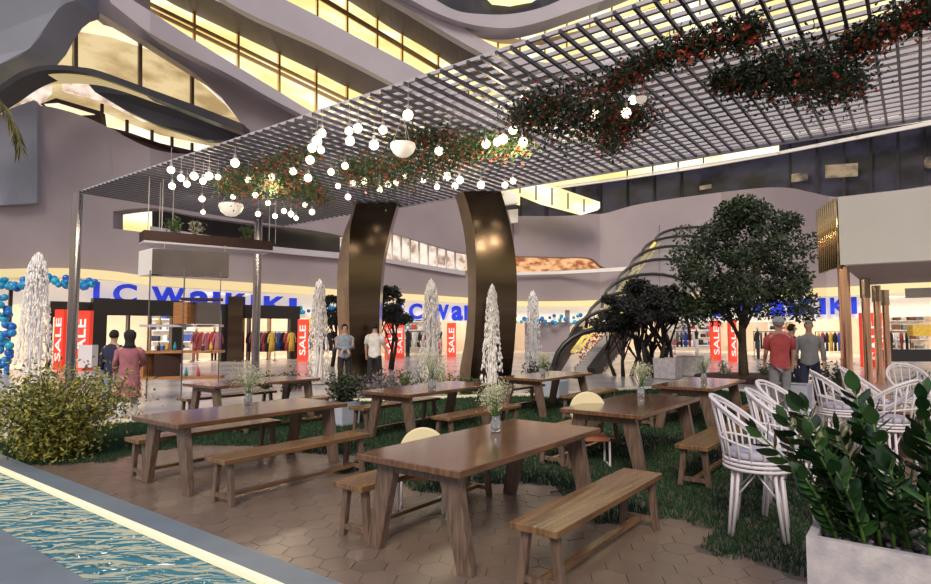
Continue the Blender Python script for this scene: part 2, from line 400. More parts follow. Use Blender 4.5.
# dark glazed storey to the right
ribbon('window_8', [(500, 120, 226), (600, 120, 222), (700, 100, 204), (800, 80, 198), (931, 60, 200), (1150, 30, 190)], 3.5, th=.3, m='lit_dim', sm=False)
wn = bpy.data.objects['window_8']
for px in range(520, 1140, 27):
    yb = 225-(px-500)*.05 if px < 900 else 205
    d = dist(px)+3.3
    MB().beam(W(px, yb-5, d), W(px, yb-120, d), .16, .16).build('mullion', 'slab_dark', wn)
for (px0, px1, yt, yb) in [(792, 808, 172, 182), (826, 858, 163, 178), (700, 712, 184, 190), (925, 960, 155, 168)]:
    panel('lit_pane', [(px0, yt+2), (px1, yt), (px1, yb-2), (px0, yb)], 3.1, .1, 'lit_dim_warm', wn)
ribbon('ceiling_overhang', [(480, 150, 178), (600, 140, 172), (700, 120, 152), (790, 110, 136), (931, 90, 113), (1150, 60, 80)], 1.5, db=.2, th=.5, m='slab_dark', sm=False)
ribbon('trim_6', [(500, 193, 196), (620, 177, 180), (700, 164, 168), (780, 151, 154), (940, 119, 123)], -.6, th=.2, m='fascia_white', sm=False)
# lit glass balustrades above the dark storey
def balustrade(name, rows, dep, m, n_div):
    o = ribbon(name, rows, dep, th=.12, m=m, sm=False)
    x0, x1 = rows[0][0], rows[-1][0]
    for i in range(n_div+1):
        px = x0+(x1-x0)*i/n_div
        for (a, t1, b1), (c, t2, b2) in zip(rows, rows[1:]):
            if a <= px <= c+.01:
                f = (px-a)/(c-a); yt = t1+(t2-t1)*f; yb = b1+(b2-b1)*f
        d = dist(px)+dep-.08
        MB().beam(W(px, yb, d), W(px, yt, d), .09, .09).build('post', 'wood_dark', o)
    return o
balustrade('window_9', [(500, 181, 193), (620, 163, 177), (700, 151, 164), (780, 137, 151)], -.7, 'lit_gold', 11)
balustrade('window_10', [(780, 132, 142), (860, 121, 131), (940, 109, 119)], -.4, 'lit_cream', 8)
panel('window_11', [(498, 184), (545, 183), (600, 202), (600, 208), (583, 213), (542, 202)], -3, .8, 'lit_gold')
bpy.data.objects['window_11']['kind'] = 'structure'
for px, yt, yb in [(505, 184, 188), (520, 185, 193), (536, 186, 200), (552, 188, 205), (568, 193, 209), (584, 199, 212)]:
    d = dist(px)-3.1; MB().beam(W(px, yb, d), W(px, yt, d), .07, .07).build('post', 'wood_dark', bpy.data.objects['window_11'])
panel('wall_white_left', [(503, 190), (518, 193), (518, 203), (505, 205)], -1, .3, 'fascia_white'); struct(bpy.data.objects['wall_white_left'])
panel('wall_white_right', [(508, 210), (518, 209), (518, 222), (511, 223)], -1, .3, 'fascia_white'); struct(bpy.data.objects['wall_white_right'])

# added building ring, unseen behind the viewpoint, for bronze and water to reflect
def ring(name, z0, z1, rad, m, th=.5):
    b = MB(); rr = []
    for k in range(25):
        a = math.radians(105+150*k/24); d = VIEW*math.cos(a)+RIGHT*math.sin(a)*1.15
        rr.append([d*rad+Vector((0, 0, z0)), d*(rad+th)+Vector((0, 0, z0)), d*(rad+th)+Vector((0, 0, z1)), d*rad+Vector((0, 0, z1))])
    b.rings(rr); return struct(b.build(name, m))
for i, (z0, z1, m) in enumerate([(0, 3.2, 'shop_wall'), (3.2, 4.6, 'sign_board'), (4.6, 6.6, 'plaster'), (6.6, 8.6, 'lit_gold'), (8.6, 10.4, 'plaster_light')]):
    ring('wall_rear_added_%d' % (i+1), z0, z1, 24, m)

# ------------------------------------------------------------------ upper left: eye-shaped glazed bay and balcony
def win(i, rows_or_pts, dep, m, poly=True, th=.15):
    o = panel('window_%d' % i, rows_or_pts, dep, th, m) if poly else ribbon('window_%d' % i, rows_or_pts, dep, th=th, m=m)
    o['kind'] = 'structure'; return o
tear = [(-30, 76), (0, 66), (20, 59), (32, 50), (42, 38), (50, 24), (60, 10), (68, 4), (75, 3.5), (84, 7), (100, 16), (125, 31), (150, 47), (172, 60), (190, 72), (205, 84), (222, 100), (238, 117), (200, 112), (150, 96), (100, 78), (60, 71), (30, 74), (0, 90), (-30, 104)]
w1 = win(1, tear, 1.5, 'lit_cream')
panel('room_wall', [(-30, 76), (10, 64), (30, 52), (44, 36), (50, 31), (75, 31), (110, 37), (150, 50), (195, 78), (225, 104), (236, 117), (200, 112), (150, 96), (100, 78), (60, 71), (30, 74), (0, 90), (-30, 104)], 1.35, .1, 'lit_brown', w1)
for px, yt, yb in [(15, 58, 78), (41, 38, 71), (75, 3, 74), (140, 41, 92), (192, 73, 111)]:
    d = dist(px)+1.2; MB().beam(W(px, yb, d), W(px, yt, d), .28 if px == 75 else .16, .16).build('mullion', 'wood_orange' if px < 60 else 'wood_leg', w1)
# walls around the bay
panel('wall_round_left', [(-150, -60), (84, -60), (76, 0), (66, 3), (58, 9), (48, 23), (40, 37), (30, 48), (18, 57), (0, 64), (-30, 73), (-150, 90)], -1.2, 1.6, 'plaster_blue'); struct(bpy.data.objects['wall_round_left'])
panel('wall_sweep', [(76, 2), (74, -60), (128, -60), (128, 0), (150, 18), (180, 42), (220, 68), (260, 93), (310, 120), (360, 150), (340, 175), (245, 150), (240, 122), (222, 98), (205, 82), (190, 70), (150, 44), (100, 13), (86, 5)], -.3, 2.0, 'plaster'); struct(bpy.data.objects['wall_sweep'])
ribbon('trim_7', [(110, -18, 2), (130, -2, 18), (150, 11, 33), (190, 37, 55), (230, 62, 75), (270, 86, 98), (320, 116, 124), (400, 155, 165)], -1.6, th=1.2, m='plaster_light')
# balcony rail and lower storey with bar
ribbon('trim_8', [(-60, 118, 128), (-20, 96, 104), (0, 85, 92), (20, 72, 79), (40, 66, 71), (60, 65, 70), (80, 67, 72), (100, 71, 77), (150, 89, 96), (200, 107, 116), (243, 124, 132)], -1.6, th=1.0, m='slab_dark')
ribbon('trim_9', [(-20, 104, 108), (0, 92, 95), (20, 78, 81), (40, 71, 75), (80, 72, 76), (110, 79, 83), (150, 93, 97), (168, 99, 102)], -1.4, th=.9, m='cornice')
w2 = ribbon('window_2', [(-60, 120, 175), (0, 90, 125), (40, 72, 118), (75, 72, 125), (125, 78, 150), (180, 96, 156), (243, 120, 165)], 2.8, th=.2, m='lit_brown')
panel('glass_room', [(-10, 97), (8, 86), (30, 76), (50, 74), (50, 92), (38, 104), (15, 110), (-10, 122)], 1.5, .15, 'lit_shop', w2)
panel('shelf_lit', [(62, 78), (100, 84), (155, 104), (155, 121), (140, 120), (100, 100), (62, 90)], 2.2, .3, 'lit_shop', w2)
panel('dark_wall', [(85, 80), (110, 82), (150, 97), (200, 114), (243, 130), (243, 140), (205, 140), (155, 124), (125, 110), (95, 92)], .6, .5, 'slab_dark', w2)
panel('dark_stair', [(40, 104), (56, 98), (100, 111), (102, 128), (80, 118), (50, 108)], .7, .4, 'wood_dark', w2)
panel('lit_step', [(44, 104), (58, 103), (94, 114), (72, 115), (50, 110)], .55, .1, 'lit_cream', w2)
panel('gold_band', [(103, 112), (125, 122), (160, 135), (215, 147), (215, 152), (195, 152), (160, 144), (125, 131), (103, 127)], 1.1, .2, 'lit_gold', w2)
panel('dark_band', [(103, 126), (125, 131), (160, 143), (195, 151), (225, 153), (190, 157), (150, 151), (110, 131)], .4, .3, 'wood_dark', w2)
for px, y in [(102, 104), (127, 120), (152, 130), (172, 137), (192, 143)]:
    d = dist(px)+.9; MB().beam(W(px, y+16 if px < 110 else y+12, d), W(px, y, d), .12, .12).build('post', 'wood_dark', w2)
# far left wall edge
panel('wall_left', [(-150, 80), (-60, 100), (-20, 120), (0, 112), (34, 100), (37, 104), (37, 203), (0, 205), (-150, 210)], -.25, .2, 'plaster_blue'); struct(bpy.data.objects['wall_left'])

# ------------------------------------------------------------------ upper storeys: sweeping lit ribbons
w3 = ribbon('window_3', [(120, -22, 6), (150, -8, 22), (200, 16, 56), (250, 40, 86), (310, 68, 120), (375, 101, 150), (450, 140, 185), (520, 175, 205)], 1.5, th=.2, m='lit_gold')
for i, px in enumerate([143, 194, 238, 279, 316, 347, 380, 412]):
    d = dist(px)+1.35; y0 = -8+(px-150)*.49; MB().beam(W(px, y0+52, d), W(px, y0-4, d), .14, .14).build('mullion', 'gold_metal', w3)
for dy in (.32, .45):
    b = MB(); prev = None
    for px in range(140, 440, 20):
        yt = -10+(px-150)*.485; p = W(px, yt+45*dy, dist(px)+1.35)
        if prev: b.beam(prev, p, .1, .22)
        prev = p
    b.build('transom', 'gold_metal', w3)
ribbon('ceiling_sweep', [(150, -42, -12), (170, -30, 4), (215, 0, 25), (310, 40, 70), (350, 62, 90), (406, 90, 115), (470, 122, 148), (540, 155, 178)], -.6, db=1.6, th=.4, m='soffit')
ribbon('trim_10', [(180, -50, -28), (240, -22, 9), (310, 12, 41), (360, 39, 66), (406, 63, 90), (440, 82, 105), (500, 112, 134), (560, 142, 158)], -1.2, th=.8, m='plaster_light')
w4 = ribbon('window_12', [(240, -60, -18), (280, -40, 5), (310, -20, 18), (347, 0, 36), (400, 32, 66), (464, 72, 100), (520, 100, 130), (600, 130, 160)], 2.2, th=.2, m='lit_gold')
for px in [317, 347, 377, 402, 438, 468]:
    y0 = (px-347)*.6; d = dist(px)+2.05; MB().beam(W(px, y0+40, d), W(px, y0-5, d), .14, .14).build('mullion', 'gold_metal', w4)
b = MB(); prev = None
for px in range(290, 500, 20):
    p = W(px, (px-347)*.6+14, dist(px)+2.05)
    if prev: b.beam(prev, p, .1, .35)
    prev = p
b.build('transom', 'gold_metal', w4)
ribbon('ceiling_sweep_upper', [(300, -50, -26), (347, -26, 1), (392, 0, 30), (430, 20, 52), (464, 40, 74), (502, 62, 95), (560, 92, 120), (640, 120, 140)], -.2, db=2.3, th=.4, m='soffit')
ribbon('trim_11', [(330, -60, -34), (392, -24, 0), (430, 4, 23), (455, 22, 38), (480, 38, 52), (502, 50, 63), (530, 60, 70), (560, 63, 72), (600, 60, 70), (680, 45, 60)], -1.8, th=.8, m='plaster_light')
w5 = ribbon('window_13', [(430, 0, 30), (449, 14, 38), (470, 24, 48), (510, 30, 60), (560, 25, 62), (600, 10, 55), (640, -5, 48), (720, -40, 35), (800, -70, 30), (940, -110, 20)], 3.0, th=.2, m='lit_gold')
for px in [455, 478, 498, 520, 545, 567, 590, 612, 640, 670, 700, 740, 780]:
    y0 = 28-max(0, px-540)*.27; d = dist(px)+2.85; MB().beam(W(px, y0+30, d), W(px, y0-8, d), .12, .12).build('mullion', 'gold_metal', w5)
b = MB(); prev = None
for px, yy in [(440, 16), (470, 33), (500, 41), (540, 43), (580, 33), (620, 20), (660, 8), (700, -4)]:
    p = W(px, yy, dist(px)+2.8)
    if prev: b.beam(prev, p, .1, .4)
    prev = p
b.build('transom', 'gold_metal', w5)
panel('dark_fitting', [(537, 21), (545, 15), (580, 10), (580, 15), (548, 26), (540, 26)], 2.0, .4, 'slab_dark', w5)
ribbon('trim_12', [(380, -40, -15), (415, -16, 2), (430, -4, 10), (455, 10, 20), (480, 14, 26), (510, 14, 28), (540, 8, 22), (570, -4, 12), (620, -24, -6), (700, -60, -40)], -2.4, th=1.6, m='plaster_light')
ribbon('ceiling_void', [(420, -60, 8), (455, -40, 14), (500, -40, 20), (540, -50, 14), (600, -60, 0), (700, -90, -30)], 1.0, th=.5, m='slab_dark')
panel('window_14', [(485, -4), (492, 3), (510, 5), (532, 1), (540, -4)], .5, .2, 'lit_gold'); struct(bpy.data.objects['window_14'])
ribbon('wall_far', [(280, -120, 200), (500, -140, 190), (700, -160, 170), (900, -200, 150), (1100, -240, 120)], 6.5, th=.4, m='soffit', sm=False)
for i, (x0, x1, y0, y1, y2, y3) in enumerate([(690, 760, 22, 12, 20, 30), (700, 900, 50, 12, 19, 58), (640, 700, 4, -12, 8, 26)]):
    panel('window_%d' % (20+i), [(x0, y0), (x1, y1), (x1, y2), (x0, y3)], 4, .2, 'lit_cream'); struct(bpy.data.objects['window_%d' % (20+i)])

# ------------------------------------------------------------------ pergola
ZP = 5.5
per = empty('pergola', (6.85, 19.0, 0), 0, 'large flat slatted pergola roof on two steel posts spanning the dining court', 'pergola')
P0 = Vector((6.85, 19.0, 0))
bm0 = MB(); bm0.box(0, 6.95, -.02, .02, ZP+.025, ZP+.08); beam0 = bm0.build('cross_beam', 'lattice_dark', per)
NB = 92
for i in range(1, NB):
    c = beam0.copy(); COL.objects.link(c); c.location = (0, -.252*i, 0)
beam0.location = (0, 0, 0)
sl = MB(); sl.box(-.025, .025, -.252*(NB-1), .0, ZP+.081, ZP+.135); s0 = sl.build('slat', 'lattice_light', per); s0.location = (.1, 0, 0)
for i in range(1, 26):
    c = s0.copy(); COL.objects.link(c); c.location = (.1+.27*i, 0, 0)
for px, d in ((70, None), (255, None)):
    p = G(px, 388, 0) if px == 70 else G(px, 377, 0)
    MB().lathe(p-P0, [(.22, 0), (.22, .03), (.135, .04), (.135, ZP), (.001, ZP+.001)], 20).build('post', 'steel', per, smooth=False)
b = MB(); b.box(6.951, 7.0, -.252*(NB-1), .0, ZP, ZP+.12); b.build('edge_rail', 'lattice_light', per)

# bronze columns
def blade(name, rows, d, label):
    t = empty(name, at(rows[0][1], d), 0, label, 'column'); o0 = t.location
    rr = smooth_list(rows, 5); body = []; side = []
    for y, xl, xm, xr in rr:
        A = W(xm, y, d); B = W(xr, y, d); L = W(xl, y, d+.55)
        A.z = B.z = L.z = A.z
        back = VIEW*.55
        body.append([A-o0, B-o0, B+back-o0, A+back-o0])
        side.append([L-o0, A-o0-RIGHT*.003, A+back-o0-RIGHT*.003, L+VIEW*.3-o0])
    MB().rings(body).build('face', 'bronze', t); MB().rings(side).build('edge', 'bronze_light', t)
blade('bronze_column', [(384, 343, 351, 376), (340, 339, 350, 379), (300, 337, 349, 380), (262, 338, 349, 383), (230, 344, 350, 390), (212, 351, 354, 395), (200, 354, 357, 399)], 18.3, 'left one of two curved bronze-clad columns holding up the pergola')
blade('bronze_column', [(388, 459, 470, 509), (370, 460, 471, 512), (340, 465, 474, 515), (300, 468, 476, 517), (262, 467, 476, 516), (230, 464, 474, 511), (205, 459, 468, 505), (191, 455, 463, 501)], 16.6, 'right one of two curved bronze-clad columns with gold reflections, beside tallest jet')

# ------------------------------------------------------------------ signs and shopfront
def text_mesh(name, txt, size, ext, m, parent=None, bold=.0):
    c = bpy.data.curves.new(name, 'FONT'); c.body = txt; c.size = size; c.extrude = ext; c.offset = bold; c.align_x = 'LEFT'; c.resolution_u = 4
    o = bpy.data.objects.new(name, c); COL.objects.link(o)
    dg = bpy.context.evaluated_depsgraph_get(); me = bpy.data.meshes.new_from_object(o.evaluated_get(dg))
    COL.objects.unlink(o); bpy.data.objects.remove(o)
    me.materials.clear(); me.materials.append(M[m]); r = bpy.data.objects.new(name, me); COL.objects.link(r)
    if parent: r.parent = parent
    return r
def sign(x0, y0, x1, y1, h0, label, txt='LC WaIKIKI'):
    """letters along the curved fascia; x0,y0 base line start; h0 letter height in metres"""
    t = empty('shop_sign', W(x0, y0, dist(x0)-.25), 0, label, 'sign'); o0 = Vector(t.location)
    wd = {'L': .62, 'C': .86, ' ': .35, 'W': 1.2, 'a': .72, 'I': .40, 'K': .80}
    tot = sum(wd[c] for c in txt); k = 0
    for ch in txt:
        if ch != ' ':
            f = k/tot; px = x0+(x1-x0)*f; py = y0+(y1-y0)*f; px2 = x0+(x1-x0)*(f+wd[ch]/tot); py2 = y0+(y1-y0)*(f+wd[ch]/tot)
            A = W(px, py, dist(px)-.25); B = W(px2, py2, dist(px2)-.25); B.z = A.z
            o = text_mesh('letter', ch, 1, .05, 'sign_blue', t, .035)
            ww = (B-A).length; hh = h0
            xs = [v.co.x for v in o.data.vertices]; lw = max(xs)-min(xs); mn = min(xs)
            hs = max(v.co.y for v in o.data.vertices)
            kx = ww*(.86 if ch != 'I' else .55)/lw; ky = hh*(1 if ch != 'a' else .95)/hs
            for v in o.data.vertices: v.co.x = (v.co.x-mn)*kx; v.co.y *= ky
            dirv = (B-A).normalized(); zz = Vector((0, 0, 1)); nn = dirv.cross(zz)
            o.matrix_local = Matrix.Translation(A-o0) @ Matrix((dirv, zz, nn)).transposed().to_4x4()
        k += wd[ch]
sign(93, 301, 302, 314, .85, 'long blue lettered shop sign above the black framed doors at left')
sign(398, 318, 514, 321, .95, 'blue lettered shop sign seen between the two bronze columns')
sign(690, 316, 862, 313, .95, 'blue lettered shop sign behind the big green tree at right')

def portal(x0, x1, yt, hdr, jl, jr, dep, label, z_door=True):
    d0, d1 = dist(x0)+dep, dist(x1)+dep
    t = empty('shop_entrance', at(x0, d0), 0, label, 'doorway'); o0 = Vector(t.location)
    zt = W(x0, yt, d0).z; A = at(x0, d0)-o0; B = at(x1, d1)-o0; dv = (B-A).normalized(); nn = Vector((0, 0, 1)).cross(dv)*.35
    hh = hdr/FPX*d0; L = (B-A).length; wl = jl/FPX*d0; wr = jr/FPX*d1
    def q(s0, s1, z0, z1, off=0.): 
        b = MB(); p = A+dv*s0+nn*off; 
        return b.prism([p+Vector((0, 0, z0)), p+dv*(s1-s0)+Vector((0, 0, z0)), p+dv*(s1-s0)+Vector((0, 0, z1)), p+Vector((0, 0, z1))], nn)
    q(0, L, zt-hh, zt).build('header', 'black_metal', t)
    q(0, wl, 0, zt-hh-.001).build('jamb', 'black_metal', t); q(L-wr, L, 0, zt-hh-.001).build('jamb', 'black_metal', t)
    n = 3
    for i in range(1, n):
        s = wl+(L-wl-wr)*i/n
        q(s-.04, s+.04, 0, zt-hh-.001, .2).build('door_stile', 'black_metal' if i != 2 else 'bronze_light', t)
    return t
portal(93, 183, 298, 17, 13, 10, -.5, 'black framed shop entrance under the first letters of the blue sign')
portal(222, 300, 304, 14, 8, 10, -.5, 'black framed shop entrance right of the hanging shelf unit')
portal(50, 92, 301, 16, 3, 3, -.2, 'low black display window frame between fountain and steel post')
o = MB().prism([at(228, dist(228)-.7)+Vector((0, 0, 0)), at(243, dist(228)-.7), at(243, dist(228)-.7, 3.3), at(228, dist(228)-.7, 3.3)], VIEW*.3).build('entrance_pillar', 'bronze', None)
tag(o, 'golden bronze pillar at the left jamb of the second shop entrance', 'pillar')
b = MB().beam(at(10, dist(10)-.3), at(10, dist(10)-.3, 3.4), .12, .12); tag(b.build('drain_pole', 'black_metal'), 'thin black pole at far left beside the blue balloon arch', 'pole')

# SALE stands
def sale(px, d, wpx, ztop, label, txt='SALE', rot=True):
    A = at(px, d); wd = wpx/FPX*d; t = empty('sale_sign', A, 0, label, 'sign')
    MB().prism([(0, 0, .0), tuple(RIGHT*wd), tuple(RIGHT*wd+Vector((0, 0, ztop))), (0, 0, ztop)], VIEW*.25).build('board', 'red_sign', t)
    o = text_mesh('lettering', txt, .8, .012, 'white_print', t, .01)
    xs = [v.co.x for v in o.data.vertices]; ys = [v.co.y for v in o.data.vertices]; k = ztop*.72/(max(xs)-min(xs)); ky = wd*.62/(max(ys)-min(ys))
    for v in o.data.vertices: v.co.x = (v.co.x-min(xs))*k; v.co.y = (v.co.y-min(ys))*ky
    o.matrix_local = Matrix.Translation(RIGHT*wd*.82+Vector((0, 0, ztop*.14))-VIEW*.02) @ Matrix((Vector((0, 0, 1)), -RIGHT, -VIEW)).transposed().to_4x4()
    return t
sale(55, 24.5, 9, 2.45, 'leftmost narrow red sale board in shop window, left of the steel post')
sale(73, 24.5, 17, 2.4, 'wide red sale board in shop window right of the steel post', 'SALE')
sale(298, 31, 10, 2.15, 'red sale board right of the second black shop entrance')
sale(385, 32, 9, 2.0, 'red sale board just right of the left bronze column')
sale(396, 34, 8, 2.0, 'second red sale board right of the left bronze column')
sale(447, 35, 9, 2.0, 'red sale board just left of the right bronze column')
sale(729, 30, 7, 2.1, 'narrow red sale board left of the big tree trunk')
sale(711, 32, 9, 2.1, 'salmon red sale board two places left of the big tree trunk')
sale(862, 26, 27, 2.35, 'widest red sale board between the copper posts under the white canopy')

# shop interior: people-like displays, racks, shelves
def shop_box(name, px, d, w_, h, dpt, z, m, label, cat, group=None):
    A = at(px, d, z); t = MB().prism([A, A+RIGHT*w_, A+RIGHT*w_+Vector((0, 0, h)), A+Vector((0, 0, h))], VIEW*dpt).build(name, m, None)
    return tag(t, label, cat, group)
def rack(px, d, label):
    t = empty('clothes_rack', at(px, d-2.2), math.atan2(RIGHT.y, RIGHT.x), label, 'clothes rack')
    b = MB(); b.tube([(-.75, 0, 1.5), (.75, 0, 1.5)], .02, 6); b.build('rail', 'black_metal', t)
    for sx_ in (-1, 1):
        MB().tube([(sx_*.72, 0, 0), (sx_*.72, 0, 1.5)], .02, 6).build('leg', 'black_metal', t)
        MB().tube([(sx_*.72, -.25, .02), (sx_*.72, .25, .02)], .02, 6).build('foot', 'black_metal', t)
    return t
def garment_mesh(m):
    b = MB(); rr = []
    for z, wx, dy in ((-1.0, .20, .06), (-.6, .17, .055), (-.3, .15, .05), (-.1, .19, .045), (-.05, .17, .04), (0, .05, .03)):
        rr.append([(wx*math.cos(2*PI*j/10), dy*math.sin(2*PI*j/10), z) for j in range(10)])
    b.rings(rr)
    for s in (-1, 1): b.tube([(s*.15, 0, -.08), (s*.22, 0, -.3), (s*.24, 0, -.55)], [.045, .045, .04], 6)
    return b.build('garment', m, None, smooth=True)
GCOL = ['cloth_black', 'cloth_navy', 'cloth_red', 'cloth_white', 'cloth_blue', 'cloth_pink', 'cloth_yellow', 'cloth_grey', 'cloth_brown']
gproto = {}
def hang(px, d, cols, where):
    rx = math.atan2(RIGHT.y, RIGHT.x)
    for i, c in enumerate(cols):
        if c not in gproto: gproto[c] = garment_mesh(c); tag(gproto[c], None, 'garment')
        p = at(px, d-2.2, 1.5-.03)+RIGHT*(-.55+1.1*i/(max(1, len(cols)-1)))
        o = place(gproto[c], p, rx+random.uniform(.6, 1.1), None, None)
        cn = c.replace('cloth_', ''); o['label'] = '%s garment hanging on the %s' % (cn, where); o['group'] = 'garments on the '+where
WARM = ['cloth_black', 'cloth_red', 'cloth_yellow', 'cloth_navy', 'cloth_red', 'cloth_black', 'cloth_yellow']
for px, d, cols, where in [(262, 33.5, WARM, 'rack in the second shop entrance'),
                    (282, 34.5, ['cloth_navy', 'cloth_yellow', 'cloth_blue', 'cloth_black', 'cloth_red', 'cloth_yellow'], 'rack near the right jamb of that entrance'),
                    (208, 32.5, ['cloth_pink', 'cloth_red', 'cloth_pink', 'cloth_red', 'cloth_pink'], 'rack of pink clothes between both entrances'),
                    (320, 35, ['cloth_black', 'cloth_red', 'cloth_blue', 'cloth_black'], 'rack behind the fountain beside the left column'),
                    (418, 41, ['cloth_black', 'cloth_white', 'cloth_black', 'cloth_red'], 'rack seen between the bronze columns'),
                    (685, 42, ['cloth_black', 'cloth_black', 'cloth_blue', 'cloth_red', 'cloth_white'], 'rack seen left of the big tree'),
                    (765, 38, ['cloth_black', 'cloth_navy', 'cloth_black', 'cloth_red', 'cloth_black'], 'rack behind the standing men'),
                    (828, 34.5, ['cloth_yellow', 'cloth_red', 'cloth_navy', 'cloth_yellow', 'cloth_black', 'cloth_blue'], 'rack left of the nearest copper post'),
                    (895, 33.5, ['cloth_white', 'cloth_black', 'cloth_white', 'cloth_red', 'cloth_black'], 'rack right of the copper posts')]:
    rack(px, d, 'black clothes rail standing in shop, the '+where); hang(px, d, cols, where)
def mannequin(px, d, top, bot, label):
    t = empty('mannequin', at(px, d), 0, label, 'mannequin')
    b = MB(); b.lathe((0, 0, 1.0), [(.14, 0), (.13, .15), (.17, .35), (.19, .45), (.06, .53), (.05, .6), (.001, .601)], 10, 1, .6); b.build('jacket', top, t, True)
    b = MB(); b.ball((0, 0, 1.72), .1, 10, 1.2); b.build('head', 'white_paint', t, True)
    b = MB()
    for s in (-1, 1): b.tube([(s*.08, 0, 1.05), (s*.09, 0, .5), (s*.09, .0, .03)], [.09, .07, .05], 8)
    b.build('trousers', bot, t, True)
    b = MB(); b.lathe((0, 0, 0), [(.25, 0), (.25, .03), (.001, .031)], 14); b.build('stand', 'steel', t)
for px, d, a_, c_, l in [(197, 31.5, 'cloth_red', 'cloth_pink', 'left mannequin in red top beside the rack of pink clothes'), (215, 31.5, 'cloth_red', 'cloth_black', 'right mannequin in red top beside the rack of pink clothes'),
                       (322, 33, 'cloth_black', 'cloth_red', 'dark mannequin behind the fountain left of the bronze column'), (408, 36, 'cloth_black', 'cloth_black', 'black dressed mannequin left of the third fountain'),
                       (440, 36, 'cloth_black', 'cloth_red', 'black dressed mannequin right of the third fountain'), (696, 36, 'cloth_black', 'cloth_white', 'black topped mannequin in the shop left of tree trunk'),
                       (757, 33, 'cloth_black', 'cloth_navy', 'black dressed mannequin just right of big tree trunk'), (847, 29, 'cloth_blue', 'cloth_black', 'blue topped mannequin right of the nearest copper post')]:
    mannequin(px, d, a_, c_, l)
# display shelves with folded goods on the back wall
def shelves(px, d, w_, label, cols):
    t = empty('wall_shelf_unit', at(px, d), math.atan2(RIGHT.y, RIGHT.x), label, 'shelving')
    MB().box(0, w_, .3, .36, 0, 2.9).build('back_panel', 'fascia_white', t)
    for i in range(5): MB().box(0, w_, -.05, .3, .35+i*.6, .4+i*.6).build('shelf', 'fascia_white', t)
    kk = 0
    for i in range(5):
        x = .1
        while x < w_-.35:
            ww = random.uniform(.18, .4); hh = random.uniform(.15, .42)
            c = cols[kk % len(cols)]; kk += random.choice((1, 1, 2))
            o = MB().box(x, x+ww, 0, .25, .401+i*.6, .4+i*.6+hh).build('folded_stack', c, None)
            o.location = t.location; o.rotation_euler = t.rotation_euler
            tag(o, 'stack of folded clothes on the '+label, 'clothes', 'folded clothes on the '+label)
            x += ww+random.uniform(.02, .3)
for px, w_, l, cols in [(150, 2.2, 'white shelves inside the first entrance', ['cloth_white', 'cloth_blue', 'cloth_navy', 'cloth_grey']),
                        (395, 3.2, 'white shelves between the bronze columns', ['cloth_red', 'cloth_white', 'cloth_teal', 'cloth_black']),
                        (670, 3.4, 'white shelves behind the small dark tree', ['cloth_red', 'cloth_white', 'cloth_black', 'cloth_blue']),
                        (770, 3.0, 'white shelves behind the standing men', ['cloth_yellow', 'cloth_white', 'cloth_red', 'cloth_black']),
                        (885, 3.6, 'white shelves right of the copper posts', ['cloth_white', 'cloth_brown', 'cloth_grey', 'cloth_white'])]:
    shelves(px, dist(px)+4.2, w_, l, cols)
for i, (px, d) in enumerate([(-20, 27.5), (30, 27.5), (75, 28.5), (130, 30), (165, 31), (205, 32), (250, 34), (300, 37), (350, 39), (420, 42), (480, 44), (560, 46), (640, 47), (700, 45), (760, 42), (810, 40), (860, 37), (910, 35), (960, 34)]):
    o = MB().prism([at(px, d, 3.56), at(px, d, 3.56)+RIGHT*1.4, at(px, d, 3.56)+RIGHT*1.4+VIEW*.4, at(px, d, 3.56)+VIEW*.4], (0, 0, .05)).build('ceiling_light', 'lamp_panel')
    tag(o, 'flat white ceiling light panel inside the clothes shop', 'ceiling light', 'ceiling lights of the clothes shop')
    ld = bpy.data.lights.new('shop_light', 'AREA'); ld.energy = 115; ld.shape = 'RECTANGLE'; ld.size = 2.6; ld.size_y = 3; ld.color = (1, .88, .72)
    lo = bpy.data.objects.new('shop_light', ld); COL.objects.link(lo); lo.location = at(px, d-.3, 3.5)
for px, d, w_, h, z, m, l, c in [(80, 24.2, .55, .9, .1, 'white_paint', 'white box plinth standing before the red sale boards', 'plinth'),
                              (308, 36, .5, .75, 1.6, 'cloth_yellow', 'yellow framed picture on the shop wall beside the second fountain', 'picture'),
                              (525, 43, 3.2, 3.0, 0, 'plaster', 'grey closed shop partition right of the right bronze column', 'partition'),
                              (912, 30, 1.6, .55, 1.3, 'cloth_yellow', 'yellow wooden panel on the shop wall at far right', 'panel'),
                              (880, 25, 2.6, .5, .3, 'cloth_black', 'low dark display table with clothes at the far right', 'display table')]:
    shop_box({'panel': 'wooden_board', 'picture': 'framed_picture'}.get(c, c.replace(' ', '_')), px, d, w_, h, .4, z, m, l, c)
# balloon garlands
def balloons(pts, label, nper):
    b = MB()
    for (px, py, d) in pts:
        for k in range(nper):
            c = W(px+random.uniform(-7, 7), py+random.uniform(-4, 4), d+random.uniform(-.2, .2)); b.ball(c, random.uniform(.09, .17), 8)
    tag(b.build('balloon_garland', 'balloon_blue', None, True), label, 'balloons', kind='stuff')
balloons([(x, 283+(x-5)*-.01+3*math.sin(x*.1), 23.4) for x in range(0, 95, 10)], 'garland of blue balloons along the shop fascia at far left', 5)
balloons([(4+3*math.sin(y*.08), y, 23.0) for y in range(300, 380, 9)], 'blue balloon pillar standing at the left edge of the picture', 5)
balloons([(x, 320+2*math.sin(x*.2), dist(x)-.6) for x in range(520, 585, 8)], 'blue and teal balloons under the cornice right of the columns', 4)
balloons([(x, 309, dist(x)-.6) for x in range(304, 340, 8)], 'blue balloons under the cornice left of left bronze column', 4)

